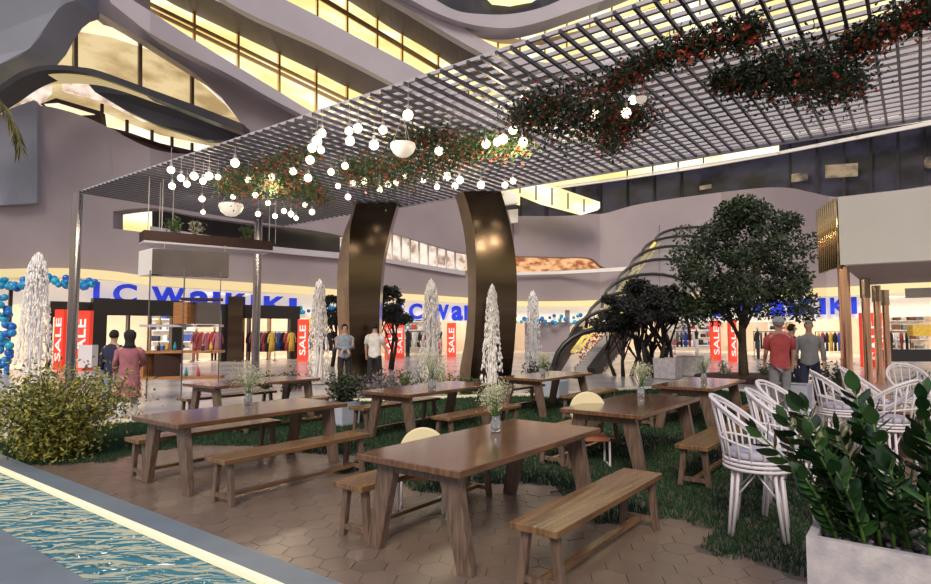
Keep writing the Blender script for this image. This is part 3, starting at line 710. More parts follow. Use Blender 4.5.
# ------------------------------------------------------------------ trees, shrubs
def foliage(b, c, rx, ry, rz, n, l, wd, flat=.0, shell=.55):
    for _ in range(n):
        while True:
            p = Vector((random.uniform(-1, 1), random.uniform(-1, 1), random.uniform(-1, 1)))
            if shell*random.random() < p.length < 1: break
        q = Vector(c)+Vector((p.x*rx, p.y*ry, p.z*rz)); d = Vector((random.gauss(0, 1), random.gauss(0, 1), random.gauss(0, .8)))+p*.8
        b.leaf(q, d, l*random.uniform(.7, 1.2), wd)
def tree(px, d, trunk_h, crown_r, crown_z, crown_h, n_cl, n_leaf, lsize, leafm, barkm, label, stems=1, name='tree', tr=.09, lean=0, flat=False):
    t = empty(name, at(px, d), 0, label, 'tree'); tb = MB(); fb = MB(); fb.closed = False
    tips = []
    for s in range(stems):
        a0 = 2*PI*s/stems+.4; off = .0 if stems == 1 else .28
        base = Vector((off*math.cos(a0), off*math.sin(a0), 0)); top = Vector((base.x*2.2, base.y*2.2, trunk_h))
        tb.tube([base+Vector((0, 0, -.03)), base.lerp(top, .5)+Vector((.04, .03, 0)), top], [tr*1.3, tr, tr*.8], 8)
        nb = 9 if stems == 1 else 5
        for k in range(nb):
            a = 2*PI*k/nb+random.uniform(-.3, .3); rr = crown_r*random.uniform(.3, .75); zz = crown_z+crown_h*random.uniform(-.45, .35)
            tip = Vector((rr*math.cos(a), rr*math.sin(a), zz)); st = base.lerp(top, random.uniform(.55, 1)); mid = st.lerp(tip, .5)+Vector((0, 0, .12*crown_h*random.random()))
            tb.tube([st, mid, tip], [tr*.55, tr*.35, tr*.12], 6); tips.append(tip)
            for q in range(2):
                t2 = mid.lerp(tip, random.random())+Vector((random.uniform(-.5, .5), random.uniform(-.5, .5), random.uniform(0, .6)))*crown_r*.5
                tb.tube([mid, mid.lerp(t2, .5)+Vector((0, 0, .05)), t2], [tr*.3, tr*.2, tr*.08], 5)
    tb.build('trunk', barkm, t, True)
    for i in range(n_cl):
        a = random.uniform(0, 2*PI); zf = random.uniform(-1, 1)
        if flat: rad = crown_r*(.95 if zf < .2 else .95-.45*zf); rad *= math.sqrt(random.random())
        else: rad = crown_r*math.sqrt(max(0, 1-((zf+.3)/1.3)**2))*random.uniform(.25, .98)
        c = Vector((rad*math.cos(a), rad*math.sin(a), crown_z+zf*crown_h*.42)); r = crown_r*random.uniform(.12, .24)
        foliage(fb, c, r, r, r*(.75 if not flat else .5), n_leaf, lsize, lsize*.55)
    fb.build('foliage', leafm, t)
    return t
tree(742, 19.6, 2.0, 2.25, 3.85, 4.4, 105, 150, .15, 'leaf_dark', 'bark', 'big round dark green tree standing between the shop and picnic tables', tr=.13)
tree(652, 21, 1.2, 1.65, 2.6, 1.5, 52, 260, .13, 'leaf_black', 'bark_black', 'low wide nearly black tree with several stems before the escalator', 5, tr=.08, flat=True)
tree(622, 21.5, .9, 1.1, 2.25, 1.4, 26, 200, .13, 'leaf_black', 'bark_black', 'small black tree touching the escalator arch, left of the wider one', 4, tr=.06, flat=True)
tree(388, 25, 1.3, 1.1, 2.55, 1.8, 30, 200, .12, 'leaf_black', 'bark_black', 'small round black tree behind the left bronze column', 3, tr=.06)
tree(330, 27, 1.3, .9, 2.5, 1.3, 18, 170, .13, 'leaf_black', 'bark_black', 'small round black tree half hidden left of the bronze column', 3, tr=.06)
def shrub(px, d, r, h, n, ls, leafm, label, name='shrub', stems=14, z0=0.):
    t = empty(name, at(px, d, z0), 0, label, 'shrub'); fb = MB(); fb.closed = False; sb = MB()
    for i in range(stems):
        a = random.uniform(0, 2*PI); k = random.uniform(.2, .85); tip = Vector((r*k*math.cos(a), r*k*math.sin(a), h*random.uniform(.6, 1.0)*(1-.4*k*k)))
        mid = Vector((tip.x*.35, tip.y*.35, tip.z*.5)); sb.tube([(0, 0, 0), mid, tip], [.018, .012, .005], 5)
        m_ = n//stems
        for j in range(m_):
            f = random.uniform(.12, 1.05); p = (Vector((0, 0, 0)).lerp(mid, f*2) if f < .5 else mid.lerp(tip, f*2-1))+Vector((random.gauss(0, .16*r), random.gauss(0, .16*r), random.gauss(0, .09*h)))
            p.z = max(.03, p.z); fb.leaf(p, Vector((random.gauss(0, 1), random.gauss(0, 1), random.gauss(.2, .8))), ls*random.uniform(.7, 1.3), ls*.55)
    sb.build('stems', 'bark', t); fb.build('foliage', leafm, t)
    return t
shrub(60, 7.8, 1.0, 1.22, 9000, .062, 'leaf_yellow', 'large yellow-green bush on the lawn at left, beside the water channel', 'yellow_green_shrub', 50)
sh = [(300, 17, .5, .35, 'leaf_violet'), (385, 15.2, .55, .6, 'leaf_violet'), (405, 15.6, .55, .65, 'leaf_mid'), (425, 14.6, .6, .75, 'leaf_grey'), (446, 15.4, .5, .62, 'leaf_yellow'), (467, 15.2, .5, .5, 'leaf_mid'),
      (500, 14.5, .45, .35, 'leaf_yellow'), (370, 14.2, .5, .55, 'leaf_violet'), (398, 14.2, .45, .38, 'leaf_violet'), (545, 15.0, .35, .95, 'leaf_mid'), (532, 15.4, .3, .9, 'leaf_dark'),
      (820, 15, .3, .9, 'leaf_dark'), (835, 15.5, .28, .8, 'leaf_mid'), (792, 15.6, .25, .5, 'leaf_dark'), (722, 20, .25, .6, 'leaf_grey'), (763, 20, .22, .5, 'leaf_mid'), (695, 22, .25, .6, 'leaf_grey'), (845, 14.2, .25, .75, 'leaf_dark'), (290, 16.2, .4, .55, 'leaf_dark'), (266, 16.6, .4, .5, 'leaf_dark'), (925, 13, .6, .8, 'leaf_mid')]
SHL = ['low violet-grey shrub near the second table row at left centre', 'violet-grey shrub before the left bronze column', 'mid green shrub right of the left bronze column', 'pale grey-green shrub at the foot of third fountain', 'yellowish shrub between the third fountain and right column', 'green shrub at the foot of the right bronze column',
       'low yellowish shrub right of the right column foot', 'violet-grey shrub right of the dark planter plant', 'low violet-grey shrub behind centre table', 'mid green spiky plant right of the right bronze column', 'dark spiky plant right of the right bronze column',
       'dark leafy plant right of the grey-jacketed person', 'mid green plant left of the nearest copper post', 'small dark plant at feet of the standing men', 'small grey-green plant left of big tree trunk', 'small green plant right of big tree trunk', 'small grey-green plant between both trees', 'dark leafy plant behind the nearest copper post', 'dark low shrub behind the vase of the left table', 'dark low shrub beside the entrance steel post', 'mid green hedge plant at the right edge behind chairs']
for (px, d, r_, h_, lm), lb in zip(sh, SHL): shrub(px, d, r_, h_, 420, .085, lm, lb, 'shrub', 12)
# palm frond hanging in at the left edge
t = empty('palm_frond', W(-14, 80, 9.0), 0, 'dark drooping palm frond entering at the upper left edge', 'palm')
stem = [W(-40, 70, 9) - Vector(t.location), W(-14, 88, 9)-Vector(t.location), W(2, 104, 9)-Vector(t.location), W(14, 126, 9)-Vector(t.location), W(20, 146, 9)-Vector(t.location)]
MB().tube(stem, [.03, .025, .02, .012, .006], 6).build('stem', 'bark', t)
b = MB(); b.closed = False
for i in range(130):
    f = random.uniform(.0, 3.95); k = int(f); p = stem[k].lerp(stem[k+1], f-k); d = (stem[k+1]-stem[k]).normalized()
    side = RIGHT*random.choice((-1, 1))*.55+Vector((0, 0, -.5)); b.leaf(p, d*1.1+side*.8+VIEW*random.uniform(-.3, .3), random.uniform(.2, .36), .03)
b.build('leaflets', 'palm', t)

# ------------------------------------------------------------------ fountains
mw = bpy.data.materials.new('jet_water'); mw.use_nodes = True; n = mw.node_tree; bs = n.nodes['Principled BSDF']
bs.inputs['Base Color'].default_value = (.97, .96, .98, 1); bs.inputs['Roughness'].default_value = .45; bs.inputs['Alpha'].default_value = .9; bs.inputs['Subsurface Weight'].default_value = .0
M['jet_water'] = mw
def jet(px, d, ytop, wtop, wbot, label, n=520, zb=.05):
    t = empty('fountain_jet', at(px, d), 0, label, 'fountain'); H = W(px, ytop, d).z-zb
    s = d/FPX; rt = wtop*s/2; rb = wbot*s/2
    b = MB(); core = []
    for i in range(17):
        f = i/16; r_ = (rb*.42)*(1-f)+(rt*.8)*f
        if f > .93: r_ *= math.sqrt(max(.02, (1-f)/.07))*.9+.1
        core.append([(r_*math.cos(2*PI*j/12)*(1+.25*noise.noise(Vector((j, i*1.3, px)))), r_*math.sin(2*PI*j/12), zb+H*f*.99) for j in range(12)])
    b.closed = True
    v = MB()
    # vertical strands of falling water, broken into beads
    for k in range(int(n*1.5)):
        a = random.uniform(0, 2*PI); f = random.random()**.62; kk = random.uniform(.75, 1.0) if random.random() < .8 else random.uniform(.2, .8)
        r_ = (rt+(rb-rt)*(1-f)**1.1)*kk
        if f > .86: r_ *= math.sqrt(max(0, 1-((f-.86)/.14)**2))
        ln = random.uniform(.04, .16)*(H/3); z = zb+H*f; ln *= .6; c = Vector((r_*math.cos(a), r_*math.sin(a), z))
        v.tube([c-Vector((0, 0, ln)), c, c+Vector((-.01*math.cos(a), -.01*math.sin(a), ln))], [.004, .007+.009*random.random()+.0005*d, .003], 5)
    v.build('spray', 'jet_water', t, True)['kind'] = 'stuff'
    b2 = MB()
    for k in range(9):                       # the rising core splits into ropes
        a = 2*PI*k/9; pts = []
        for i in range(14):
            f = i/13; r_ = (rb*.30)*(1-f)+(rt*.55)*f
            if f > .92: r_ *= .45
            aa = a+f*1.2+.5*noise.noise(Vector((k*3.1, f*5, px))); pts.append((r_*math.cos(aa), r_*math.sin(aa), zb+H*f*.985))
        b2.tube(pts, [.012+.0012*d*(.6+.8*abs(noise.noise(Vector((k, q*.9, px))))) for q in range(14)], 6)
    b2.build('core', 'jet_water', t, True)
    b3 = MB(); b3.lathe((0, 0, 0), [(rb*1.1, 0), (rb*1.1, .03), (rb*.9, .05), (.001, .051)], 18); b3.build('basin', 'stone_pale', t)
jet(36, 15.5, 255, 15, 40, 'broadest white fountain jet, at far left behind the bush', 780)
jet(319, 18.5, 281, 11, 26, 'white fountain jet left of the left bronze column', 480)
jet(431, 18, 281, 11, 30, 'white fountain jet midway between the two bronze columns', 480)
jet(492, 14.6, 286, 9, 27, 'white fountain jet rising in front of the right bronze column', 480)
jet(533, 21, 292, 9, 22, 'faint fountain jet just right of the right bronze column', 330)

# ------------------------------------------------------------------ escalator tunnel with arched ribs
esc = empty('escalator_tunnel', at(600, 24), 0, 'covered escalator tunnel with dark arched ribs and yellow handrails', 'escalator'); e0 = Vector(esc.location)
A = (590, 372, 23.); B = (712, 236, 33.)
def along(f): return W(A[0]+(B[0]-A[0])*f, A[1]+(B[1]-A[1])*f, A[2]+(B[2]-A[2])*f)
arcs = [(553, 655, 378, 329), (568, 672, 352, 309), (586, 690, 328, 291), (602, 702, 308, 274), (617, 712, 290, 259), (630, 722, 272, 246), (642, 728, 256, 236), (655, 740, 243, 227)]
for i, (xl, xr, yb, yt) in enumerate(arcs):
    d = 23+1.35*i; pts = []; 
    for k in range(15):
        a = PI-PI*k/14; px = (xl+xr)/2+(xr-xl)/2*math.cos(a); py = yb-(yb-yt)*math.sin(a)**.8 + (12 if k > 10 else 0)*(k-10)/4
        pts.append(W(px, py, d+.6*k/14)-e0)
    MB().tube(pts, .075 if i else .11, 8).build('rib', 'black_metal', esc, True)
skin = MB(); rr = []
for i, (xl, xr, yb, yt) in enumerate(arcs[1:]):
    d = 23.2+1.35*(i+1); o_ = []; 
    for k in range(15):
        a = PI-PI*k/14; o_.append(W((xl+xr)/2+(xr-xl)/2*math.cos(a), yb-(yb-yt)*math.sin(a)**.8, d+.6*k/14)-e0+VIEW*.1)
    rr.append(o_)
for a_, b_ in zip(rr, rr[1:]):
    k = len(skin.v); skin.v += [tuple(p) for p in a_]+[tuple(p) for p in b_]
    for j in range(14): skin.f.append((k+j, k+j+1, k+16+j, k+15+j))
mg = bpy.data.materials.new('tunnel_glass'); mg.use_nodes = True; g_ = mg.node_tree.nodes['Principled BSDF']; g_.inputs['Base Color'].default_value = (.18, .18, .20, 1); g_.inputs['Roughness'].default_value = .15; g_.inputs['Alpha'].default_value = .5; M['tunnel_glass'] = mg
skin.closed = False; o = skin.build('glazing', 'tunnel_glass', esc, True)
def rail(p, q, r_, m, nm): MB().tube([W(*p)-e0, W(*q)-e0], r_, 6).build(nm, m, esc)
mat('rail_yellow', (.75, .62, .15), .4, emit=(.9, .7, .15), es=.3)
rail((572, 352, 23.6), (655, 243, 31), .075, 'rail_yellow', 'handrail'); rail((578, 352, 23.9), (660, 243, 31.5), .045, 'rail_yellow', 'handrail'); rail((610, 335, 23.9), (632, 290, 27.5), .075, 'rail_yellow', 'handrail')
MB().beam(W(553, 373, 22.8)-e0, W(580, 330, 25.5)-e0, .3, .35).build('balustrade', 'black_metal', esc); MB().beam(W(592, 374, 22.4)-e0, W(655, 290, 28)-e0, .3, .5).build('balustrade', 'black_metal', esc)
mat('step', (.42, .40, .42), .45)
for i in range(26):
    f = i/25; p = W(576+62*f, 372-72*f, 22.9+5*f)-e0; q = p+RIGHT*1.15
    MB().prism([p, q, q+Vector((0, 0, .2)), p+Vector((0, 0, .2))], VIEW*.33).build('step', 'step', esc)
b = MB(); b.closed = False
foliage(b, W(590, 345, 25.5)-e0, .9, .9, .6, 260, .14, .08); 
o = b.build('flower_bed', 'blossom_red'); o.location = e0; tag(o, 'orange red blossoms seen inside the escalator arch', 'flowers', kind='stuff')
ribbon('wall_passage', [(660, 225, 300), (700, 225, 300)], -.2, th=.2, m='plaster', sm=False)

# ------------------------------------------------------------------ picnic tables and benches
def make_table():
    t = empty('picnic_table', (0, 0, 0), 0, None, 'table')
    L, Wd, Z = 2.18, .98, .72
    MB().box(0, L, 0, Wd, Z-.05, Z).build('tabletop', 'wood', t, bevel=.006)
    for ux in (.16, L-.16):
        for s in (0, 1):
            yt = .2 if s == 0 else Wd-.2; yb = .06 if s == 0 else Wd-.06
            MB().bar((ux, yb, 0), (ux, yt, Z-.051), .07, .125, .075, .175).build('leg', 'wood_leg', t, bevel=.004)
    MB().box(.13, .19, .22, Wd-.22, Z-.13, Z-.052).build('crossbar', 'wood_leg', t)
    MB().box(L-.19, L-.13, .22, Wd-.22, Z-.13, Z-.052).build('crossbar', 'wood_leg', t)
    return t
def make_bench():
    t = empty('bench', (0, 0, 0), 0, None, 'bench')
    L, Wd, Z = 1.84, .34, .44
    MB().box(0, L, 0, Wd, Z-.045, Z).build('seat', 'wood_bench', t, bevel=.004)
    for ux in (.10, L-.10):
        for s in (0, 1):
            yt = .07 if s == 0 else Wd-.07; yb = .025 if s == 0 else Wd-.025
            MB().bar((ux, yb, 0), (ux, yt, Z-.046), .045, .055, .05, .06).build('leg', 'wood_leg', t, bevel=.003)
        MB().box(ux-.02, ux+.02, .06, Wd-.06, .055, .095).build('crossbar', 'wood_leg', t)
    MB().box(.121, L-.121, Wd/2-.03, Wd/2+.03, .06, .092).build('stretcher', 'wood_bench', t)
    return t
tp, bpz = make_table(), make_bench()
tabs = [(3.15, 2.43, 'nearest and largest wooden picnic table, with glass vase of flowers', 'nearest table'),
        (3.03, 5.80, 'wooden picnic table at left with reddish lit leg, on the paving beside the bush', 'left paved table'),
        (5.35, 9.15, 'long wooden picnic table in back row at left, before the hanging shelves', 'back left table'),
        (6.35, 5.80, 'wooden picnic table on lawn in the centre, before the shrubs', 'centre lawn table'),
        (6.35, 2.43, 'wooden picnic table on lawn right of centre, next to the white bar stools', 'lawn table beside the stools'),
        (9.85, 2.60, 'wooden picnic table furthest right, behind the white stools', 'far right table'),
        (9.75, 5.60, 'wooden picnic table furthest back, behind a bench right of the bronze columns', 'far centre table')]
for u0, v0, lb, nm in tabs:
    place(tp, (u0, v0, 0), 0, lb, 'picnic tables in the court')
    place(bpz, (u0+.10, v0-.66, 0), 0, 'wooden bench on the near side of the '+nm, 'benches of the picnic tables')
    place(bpz, (u0+.10, v0+1.02, 0), 0, 'wooden bench on the far side of the '+nm, 'benches of the picnic tables')

# vases of gypsophila
def vase(px, py, z, sc, label, n=1100, sp=1.0):
    p = G(px, py, z); t = empty('flower_vase', p, 0, label, 'vase of flowers'); t.scale = (sc, sc, sc)
    MB().lathe((0, 0, .001), [(.045, 0), (.052, .03), (.05, .08), (.036, .11), (.042, .135), (.038, .134), (.03, .11), (.044, .08), (.045, .03), (.001, .012)], 16).build('vase', 'glass_vase', t, True)
    sb = MB(); fb = MB(); fb.closed = False
    for i in range(30):
        a = random.uniform(0, 2*PI); k = random.uniform(0, .16)*sp; tip = Vector((k*math.cos(a), k*math.sin(a), random.uniform(.25, .42))); sb.tube([(0, 0, .02), (tip.x*.2, tip.y*.2, .15), tip], .0025, 4)
        for j in range(n//30):
            q = tip+Vector((random.gauss(0, .04), random.gauss(0, .04), random.gauss(0, .04)))*sp; fb.leaf(q, (random.gauss(0, 1), random.gauss(0, 1), random.gauss(0, 1)), .016, .012)
    sb.build('stems', 'stem_green', t); fb.build('blossoms', 'blossom_white', [c for c in t.children if c.name.startswith('stems')][0])
    return t
vase(496, 431, .72, 1.0, 'glass vase of pale baby\'s breath on the nearest picnic table')
vase(641, 396, .72, 1.0, 'glass vase of pale baby\'s breath on the lawn table beside the stools')
vase(248, 404, .72, 1.0, 'glass vase of pale baby\'s breath on the left paved picnic table', sp=1.25)
vase(543, 375, .72, 1.0, 'glass vase of pale baby\'s breath on the far centre picnic table')
vase(704, 380.5, .72, 1.0, 'glass vase of pale baby\'s breath on the far right picnic table', 500)
vase(432, 390, .72, 1.25, 'glass vase of pale baby\'s breath on the centre lawn picnic table', sp=1.2)

# lounge chairs with round cream backs
def lounge(px, py, d, label):
    c = W(px, py, d); t = empty('round_back_chair', (c.x, c.y, 0), 0, label, 'chair')
    b = MB(); z = c.z; r_ = .225; poly = [Vector((0, 0, z))+RIGHT*(r_*math.cos(2*PI*k/40))+Vector((0, 0, r_*math.sin(2*PI*k/40))) for k in range(40)]
    b.prism(poly, VIEW*.05).build('backrest', 'cream_cloth', t, bevel=.008)
    s = Vector((0, 0, .30))-VIEW*.30; hw = RIGHT*.2
    MB().prism([s-hw, s+hw, s+hw+VIEW*.32, s-hw+VIEW*.32], (0, 0, .05)).build('seat', 'orange_seat', t, bevel=.006)
    for sx_ in (-1, 1):
        f = RIGHT*.2*sx_
        for q in (-.28, .0): MB().tube([f+VIEW*q, f+VIEW*q+Vector((0, 0, .3))], .013, 8).build('leg', 'white_paint', t)
        MB().tube([f+VIEW*-.28+Vector((0, 0, .013)), f+Vector((0, 0, .013))], .012, 8).build('skid', 'white_paint', t)
    return t
lounge(588, 410, 7.6, 'low chair with round cream back behind the nearest table, right of it')
lounge(423, 452, 5.75, 'low chair with round cream back, tucked behind the nearest table at its left')

# dark plant in pale blue cube planter
def cube_planter(px, py, w_, h_, label, plant=None, m='planter_blue', rz=0.):
    p = G(px, py); t = empty('planter', p, rz, label, 'planter')
    h = w_/2; b = MB(); prof = [(h*.93, 0), (h, h_), (h-.03, h_), (h-.035, h_-.06)]
    b.rings([[(sx_*r_, sy_*r_, z) for sx_, sy_ in ((-1, -1), (1, -1), (1, 1), (-1, 1))] for r_, z in prof]); b.build('box', m, t)
    MB().box(-h+.04, h-.04, -h+.04, h-.04, h_-.058, h_-.03).build('soil', 'soil', t.children[0])
    return t
cube_planter(343, 424, .42, .40, 'pale blue square planter with dark bush on the lawn')
shrub(343, 9.62+.75, .42, .55, 1500, .07, 'leaf_dark', 'dark leafy bush growing in the pale blue planter', 'planter_shrub', 20, z0=.36)
bpy.data.objects['planter_shrub'].location = G(343, 424)+Vector((0, 0, .36))
cube_planter(383-0, 402, .5, .4, 'pale blue square planter behind the far centre table'); bpy.data.objects['planter.001'].location = G(555, 397)
for px, py, s_, l in [(668, 378, .75, 'grey planter box between the dark tree and far right table'), (690, 375, .75, 'second grey planter box right of the dark tree'), (793, 412, .62, 'pale blue planter box behind the white stools')]:
    cube_planter(px, py, s_, s_*.9, l, m='concrete' if 'grey' in l else 'planter_blue')
b = MB(); c = at(742, 19.6); b.lathe(c, [(1.5, 0), (1.5, .14), (1.3, .16), (.001, .161)], 24); struct(b.build('tree_pit_kerb', 'wood_dark'))

# ------------------------------------------------------------------ front planter with zz plants
t = empty('concrete_planter', (3.53, .5, 0), 0, 'large pale concrete planter box with glossy plants at lower right', 'planter')
b = MB(); X1, Y1, Zt = .62, -1.1, .60
b.rings([[(0, 0, 0), (X1, 0, 0), (X1, Y1, 0), (0, Y1, 0)], [(0, 0, Zt), (X1, 0, Zt), (X1, Y1, Zt), (0, Y1, Zt)], [(.045, -.045, Zt), (X1-.045, -.045, Zt), (X1-.045, Y1+.045, Zt), (.045, Y1+.045, Zt)], [(.045, -.045, Zt-.08), (X1-.045, -.045, Zt-.08), (X1-.045, Y1+.045, Zt-.08), (.045, Y1+.045, Zt-.08)]])
b.build('box', 'concrete', t)
MB().box(.046, X1-.046, Y1+.046, -.046, Zt-.079, Zt-.05).build('soil', 'soil', t)
b = MB()
for k in range(260):
    b.ball((random.uniform(.07, X1-.07), random.uniform(Y1+.07, -.07), Zt-.04+random.uniform(-.01, .012)), random.uniform(.014, .028), 8, .6)
o = b.build('pebbles', 'pebble'); o.location = t.location; tag(o, 'dark pebbles covering the soil of the concrete planter', 'pebbles', kind='stuff')
zz_count = 0
def zz(bx, by, tx, ty, tz, n, ls, label, bend=.1):
    base = Vector((3.53+bx, .5+by, Zt-.05)); tip = Vector((3.53+tx, .5+ty, tz)); t = empty('zz_plant_stem', base, 0, label, 'plant', 'stems of the glossy plant')
    tip = tip-base; pts = []; side = Vector((tip.x, tip.y, 0))
    for i in range(9):
        f = i/8; pts.append(Vector((tip.x*f**1.4, tip.y*f**1.4, tip.z*f)))
    MB().tube(pts, [.009*(1-.75*i/8)+.002 for i in range(9)], 7).build('stem', 'stem_green', t, True)
    lb = MB(); lb.closed = False
    for i in range(n):
        f = .10+.9*i/(n-1); k = min(7, int(f*8)); p = pts[k].lerp(pts[k+1], f*8-k) if k < 8 else pts[8]
        d = (pts[min(k+1, 8)]-pts[k]).normalized(); a = (i % 2)*PI+random.uniform(-.6, .6)+2.2*math.sin(tx*40+by*17)
        s = Vector((math.cos(a+1.0), math.sin(a+1.0), 0)); s = (s-d*s.dot(d)).normalized()
        dr = (s*random.uniform(.6, .95)+d*random.uniform(.6, 1.05)+Vector((0, 0, random.uniform(-.1, .15)))).normalized() if i < n-2 else (d+s*.2).normalized(); L = ls*random.uniform(.85, 1.15)*(1-.25*abs(f-.5)); up = d.cross(s)
        wv = dr.cross(up).normalized() if False else up.normalized(); nn = dr.cross(wv).normalized()
        k0 = len(lb.v); secs = [(0, .08), (.2, .75), (.45, 1), (.7, .8), (.9, .36), (1, .02)]
        for q, ww in secs:
            c = p+dr*L*q+nn*(.14*L*q*q)*(-1); half = wv*L*.30*ww
            lb.v += [tuple(c-half+nn*.05*L*ww*-1), tuple(c), tuple(c+half+nn*.05*L*ww*-1)]
        for q in range(5):
            a0 = k0+q*3; lb.f += [(a0, a0+1, a0+4, a0+3), (a0+1, a0+2, a0+5, a0+4)]
    o = lb.build('leaves', 'leaf_glossy', t.children[0], True)
    return t
# (base x, base y, tip x, tip y, tip z, leaves)
ZS = [(.22, -.16, .35, .28, 1.04, 18, 'leaning furthest left over the stools'), (.2, -.2, .22, .02, 1.22, 22, 'upright at the left of the planter'), (.35, -.15, .55, .1, 1.18, 20, 'behind the upright left one'),
      (.3, -.28, .25, -.12, 1.12, 22, 'short one, left centre'), (.22, -.3, .18, -.22, 1.33, 24, 'tallest, in the centre of the planter'), (.4, -.3, .55, -.28, 1.2, 22, 'behind the tallest one'), (.15, -.24, .0, -.14, .95, 16, 'leaning forward at the front rim'),
      (.2, -.42, .02, -.36, .98, 18, 'low, right of the tallest one'), (.3, -.5, .35, -.5, 1.3, 24, 'tall, at the right picture edge'), (.25, -.6, .2, -.55, 1.12, 20, 'half cut by the right picture edge'), (.42, -.22, .5, -.08, 1.0, 18, 'low, behind the left group'), (.32, -.38, .3, -.38, .9, 16, 'short, between both tall stems'), (.16, -.12, .05, .0, .88, 14, 'shortest, at the left rim'),
      (.45, -.4, .6, -.48, 1.1, 18, 'leaning back at the right'), (.3, -.1, .42, .12, .98, 18, 'slanting left above the rim'), (.1, -.5, .0, -.5, .9, 14, 'low at the front right rim'), (.25, -.22, .3, .12, 1.12, 20, 'bending left over the stool'), (.18, -.36, .08, -.3, 1.18, 20, 'just right of tallest'), (.16, -.2, .1, -.02, 1.08, 20, 'nearest upright one at the left')]
for bx, by, tx, ty, tz, nl, wh in ZS: zz(bx, by, tx, ty, tz, int(nl*1.3), .125, 'glossy dark green leafy stem in the concrete planter, '+wh)

# ------------------------------------------------------------------ rattan bar stools
def make_stool():
    t = empty('rattan_bar_stool', (0, 0, 0), 0, None, 'bar stool'); R_ = .25; SZ = .60; m = 'rattan_white'
    MB().lathe((0, 0, SZ), [(.21, 0), (.235, .02), (.235, .05), (.2, .07), (.001, .072)], 24).build('cushion', 'cushion', t, True)
    for z in (SZ-.07, SZ-.035, SZ-.002):
        MB().tube([(R_*math.cos(2*PI*k/28), R_*math.sin(2*PI*k/28), z) for k in range(29)], .015, 6, cap=False).build('seat_ring', m, t, True)
    for k in range(4):
        a = PI/4+PI/2*k; c, s = math.cos(a), math.sin(a)
        b = MB()
        for off in (-.03, .03):
            ox, oy = -s*off, c*off
            b.tube([(R_*.85*c+ox, R_*.85*s+oy, SZ-.06), (R_*.95*c+ox, R_*.95*s+oy, SZ*.5), (R_*1.12*c+ox*.6, R_*1.12*s+oy*.6, 0.0)], .014, 7)
        lg = b.build('leg', m, t, True)
        a2 = a+PI/2; p1 = Vector((R_*.93*c, R_*.93*s, .3)); p2 = Vector((R_*.93*math.cos(a2), R_*.93*math.sin(a2), .3))
        MB().tube([p1*.97+Vector((0, 0, .0)), (p1+p2)/2*.98+Vector((0, 0, .21)), p2*.97], .010, 6).build('brace', m, lg, True)
    # back hoop: high at the back (+Y), sweeping down to the arms
    hoop = []; hoop2 = []
    for k in range(25):
        a = -PI*.20+(PI*1.4)*k/24; f = max(0, math.sin((a+PI*.2)/(PI*1.4)*PI)); rr_ = R_*(1.0+.22*f)
        z = SZ+.13+.36*f**1.3
        hoop.append(Vector((rr_*math.cos(a), rr_*math.sin(a)+.04*f, z)))
        hoop2.append(Vector((R_*(1.0+.08*f)*math.cos(a), R_*(1+.08*f)*math.sin(a)+.01*f, SZ+.05+.12*f)))
    st = [Vector((R_*math.cos(-PI*.24), R_*math.sin(-PI*.24), SZ-.03))]; en = [Vector((R_*math.cos(PI*1.24), R_*math.sin(PI*1.24), SZ-.03))]
    MB().tube(st+hoop+en, .017, 8).build('back_rim', m, t, True)
    MB().tube([h+Vector((0, -.012, -.035)) for h in hoop], .011, 6).build('inner_rim', m, t, True)
    MB().tube(hoop2[4:21], .011, 6).build('mid_rail', m, t, True)
    for k in range(2, 23, 2):
        a = -PI*.20+(PI*1.4)*k/24; MB().tube([(R_*math.cos(a), R_*math.sin(a), SZ-.03), hoop2[k], hoop[k]], .009, 6).build('spindle', m, t, True)
    return t
sp_ = make_stool()
for u_, v_, rz, sc, l in [(5.42, 1.10, .15, 1, 'nearest white rattan bar stool with lilac cushion, on the lawn edge'), (6.15, .98, .1, 1, 'second white rattan bar stool, directly behind the nearest one'), (7.1, 1.08, -.2, 1, 'third white rattan bar stool from the front in the row'),
                       ]:
    place(sp_, (u_, v_, 0), rz, l, 'white rattan bar stools', sc=sc)
for px, d, rz, l in [(838, 8.0, .3, 'white rattan stool behind the nearest copper post'), (866, 8.6, 0, 'white rattan stool half hidden between two copper posts'), (882, 6.9, 2.6, 'white rattan stool with its back to the viewer behind the planter'), (907, 9.4, -1.2, 'white rattan stool furthest right behind the others')]:
    o = place(sp_, at(px, d), rz, l, 'white rattan bar stools')

# ------------------------------------------------------------------ white canopy with copper posts
can = empty('bar_canopy', (0, 0, 0), 0, 'white boxy bar canopy with golden ribbed end and copper posts at right', 'canopy')
zc0 = W(842, 265, 12.5).z; zc1 = W(842, 197, 12.5).z
A = at(842, 12.5); dirc = Vector((0, -1, 0))
can.location = A; 
def cp(v): return Vector(v)-A
dz = Vector((0, 0, 1)); back = Vector((1, 0, 0))
MB().prism([dz*zc0, dirc*7+dz*zc0, dirc*7+dz*zc1, dz*zc1], back*.3).build('fascia', 'fascia_white', can)
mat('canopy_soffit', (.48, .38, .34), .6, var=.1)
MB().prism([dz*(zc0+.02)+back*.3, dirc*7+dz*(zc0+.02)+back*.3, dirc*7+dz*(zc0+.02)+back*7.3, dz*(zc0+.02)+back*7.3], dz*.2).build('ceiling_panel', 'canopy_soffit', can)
b = MB(); L0 = W(819, 203, 13.9)-A; 
ll = (Vector((L0.x, L0.y, 0))); nseg = 14; dd = ll/nseg; nrm = ll.cross(dz).normalized(); nrm = nrm if nrm.dot(RIGHT) < 0 else -nrm
b.prism([dz*(zc0-.03)+nrm*.0, ll+dz*(zc0-.03), ll-nrm*.08+dz*(zc0-.03), -nrm*.08+dz*(zc0-.03)], dz*(zc1-zc0)); b.build('end_backing', 'wood_dark', can)
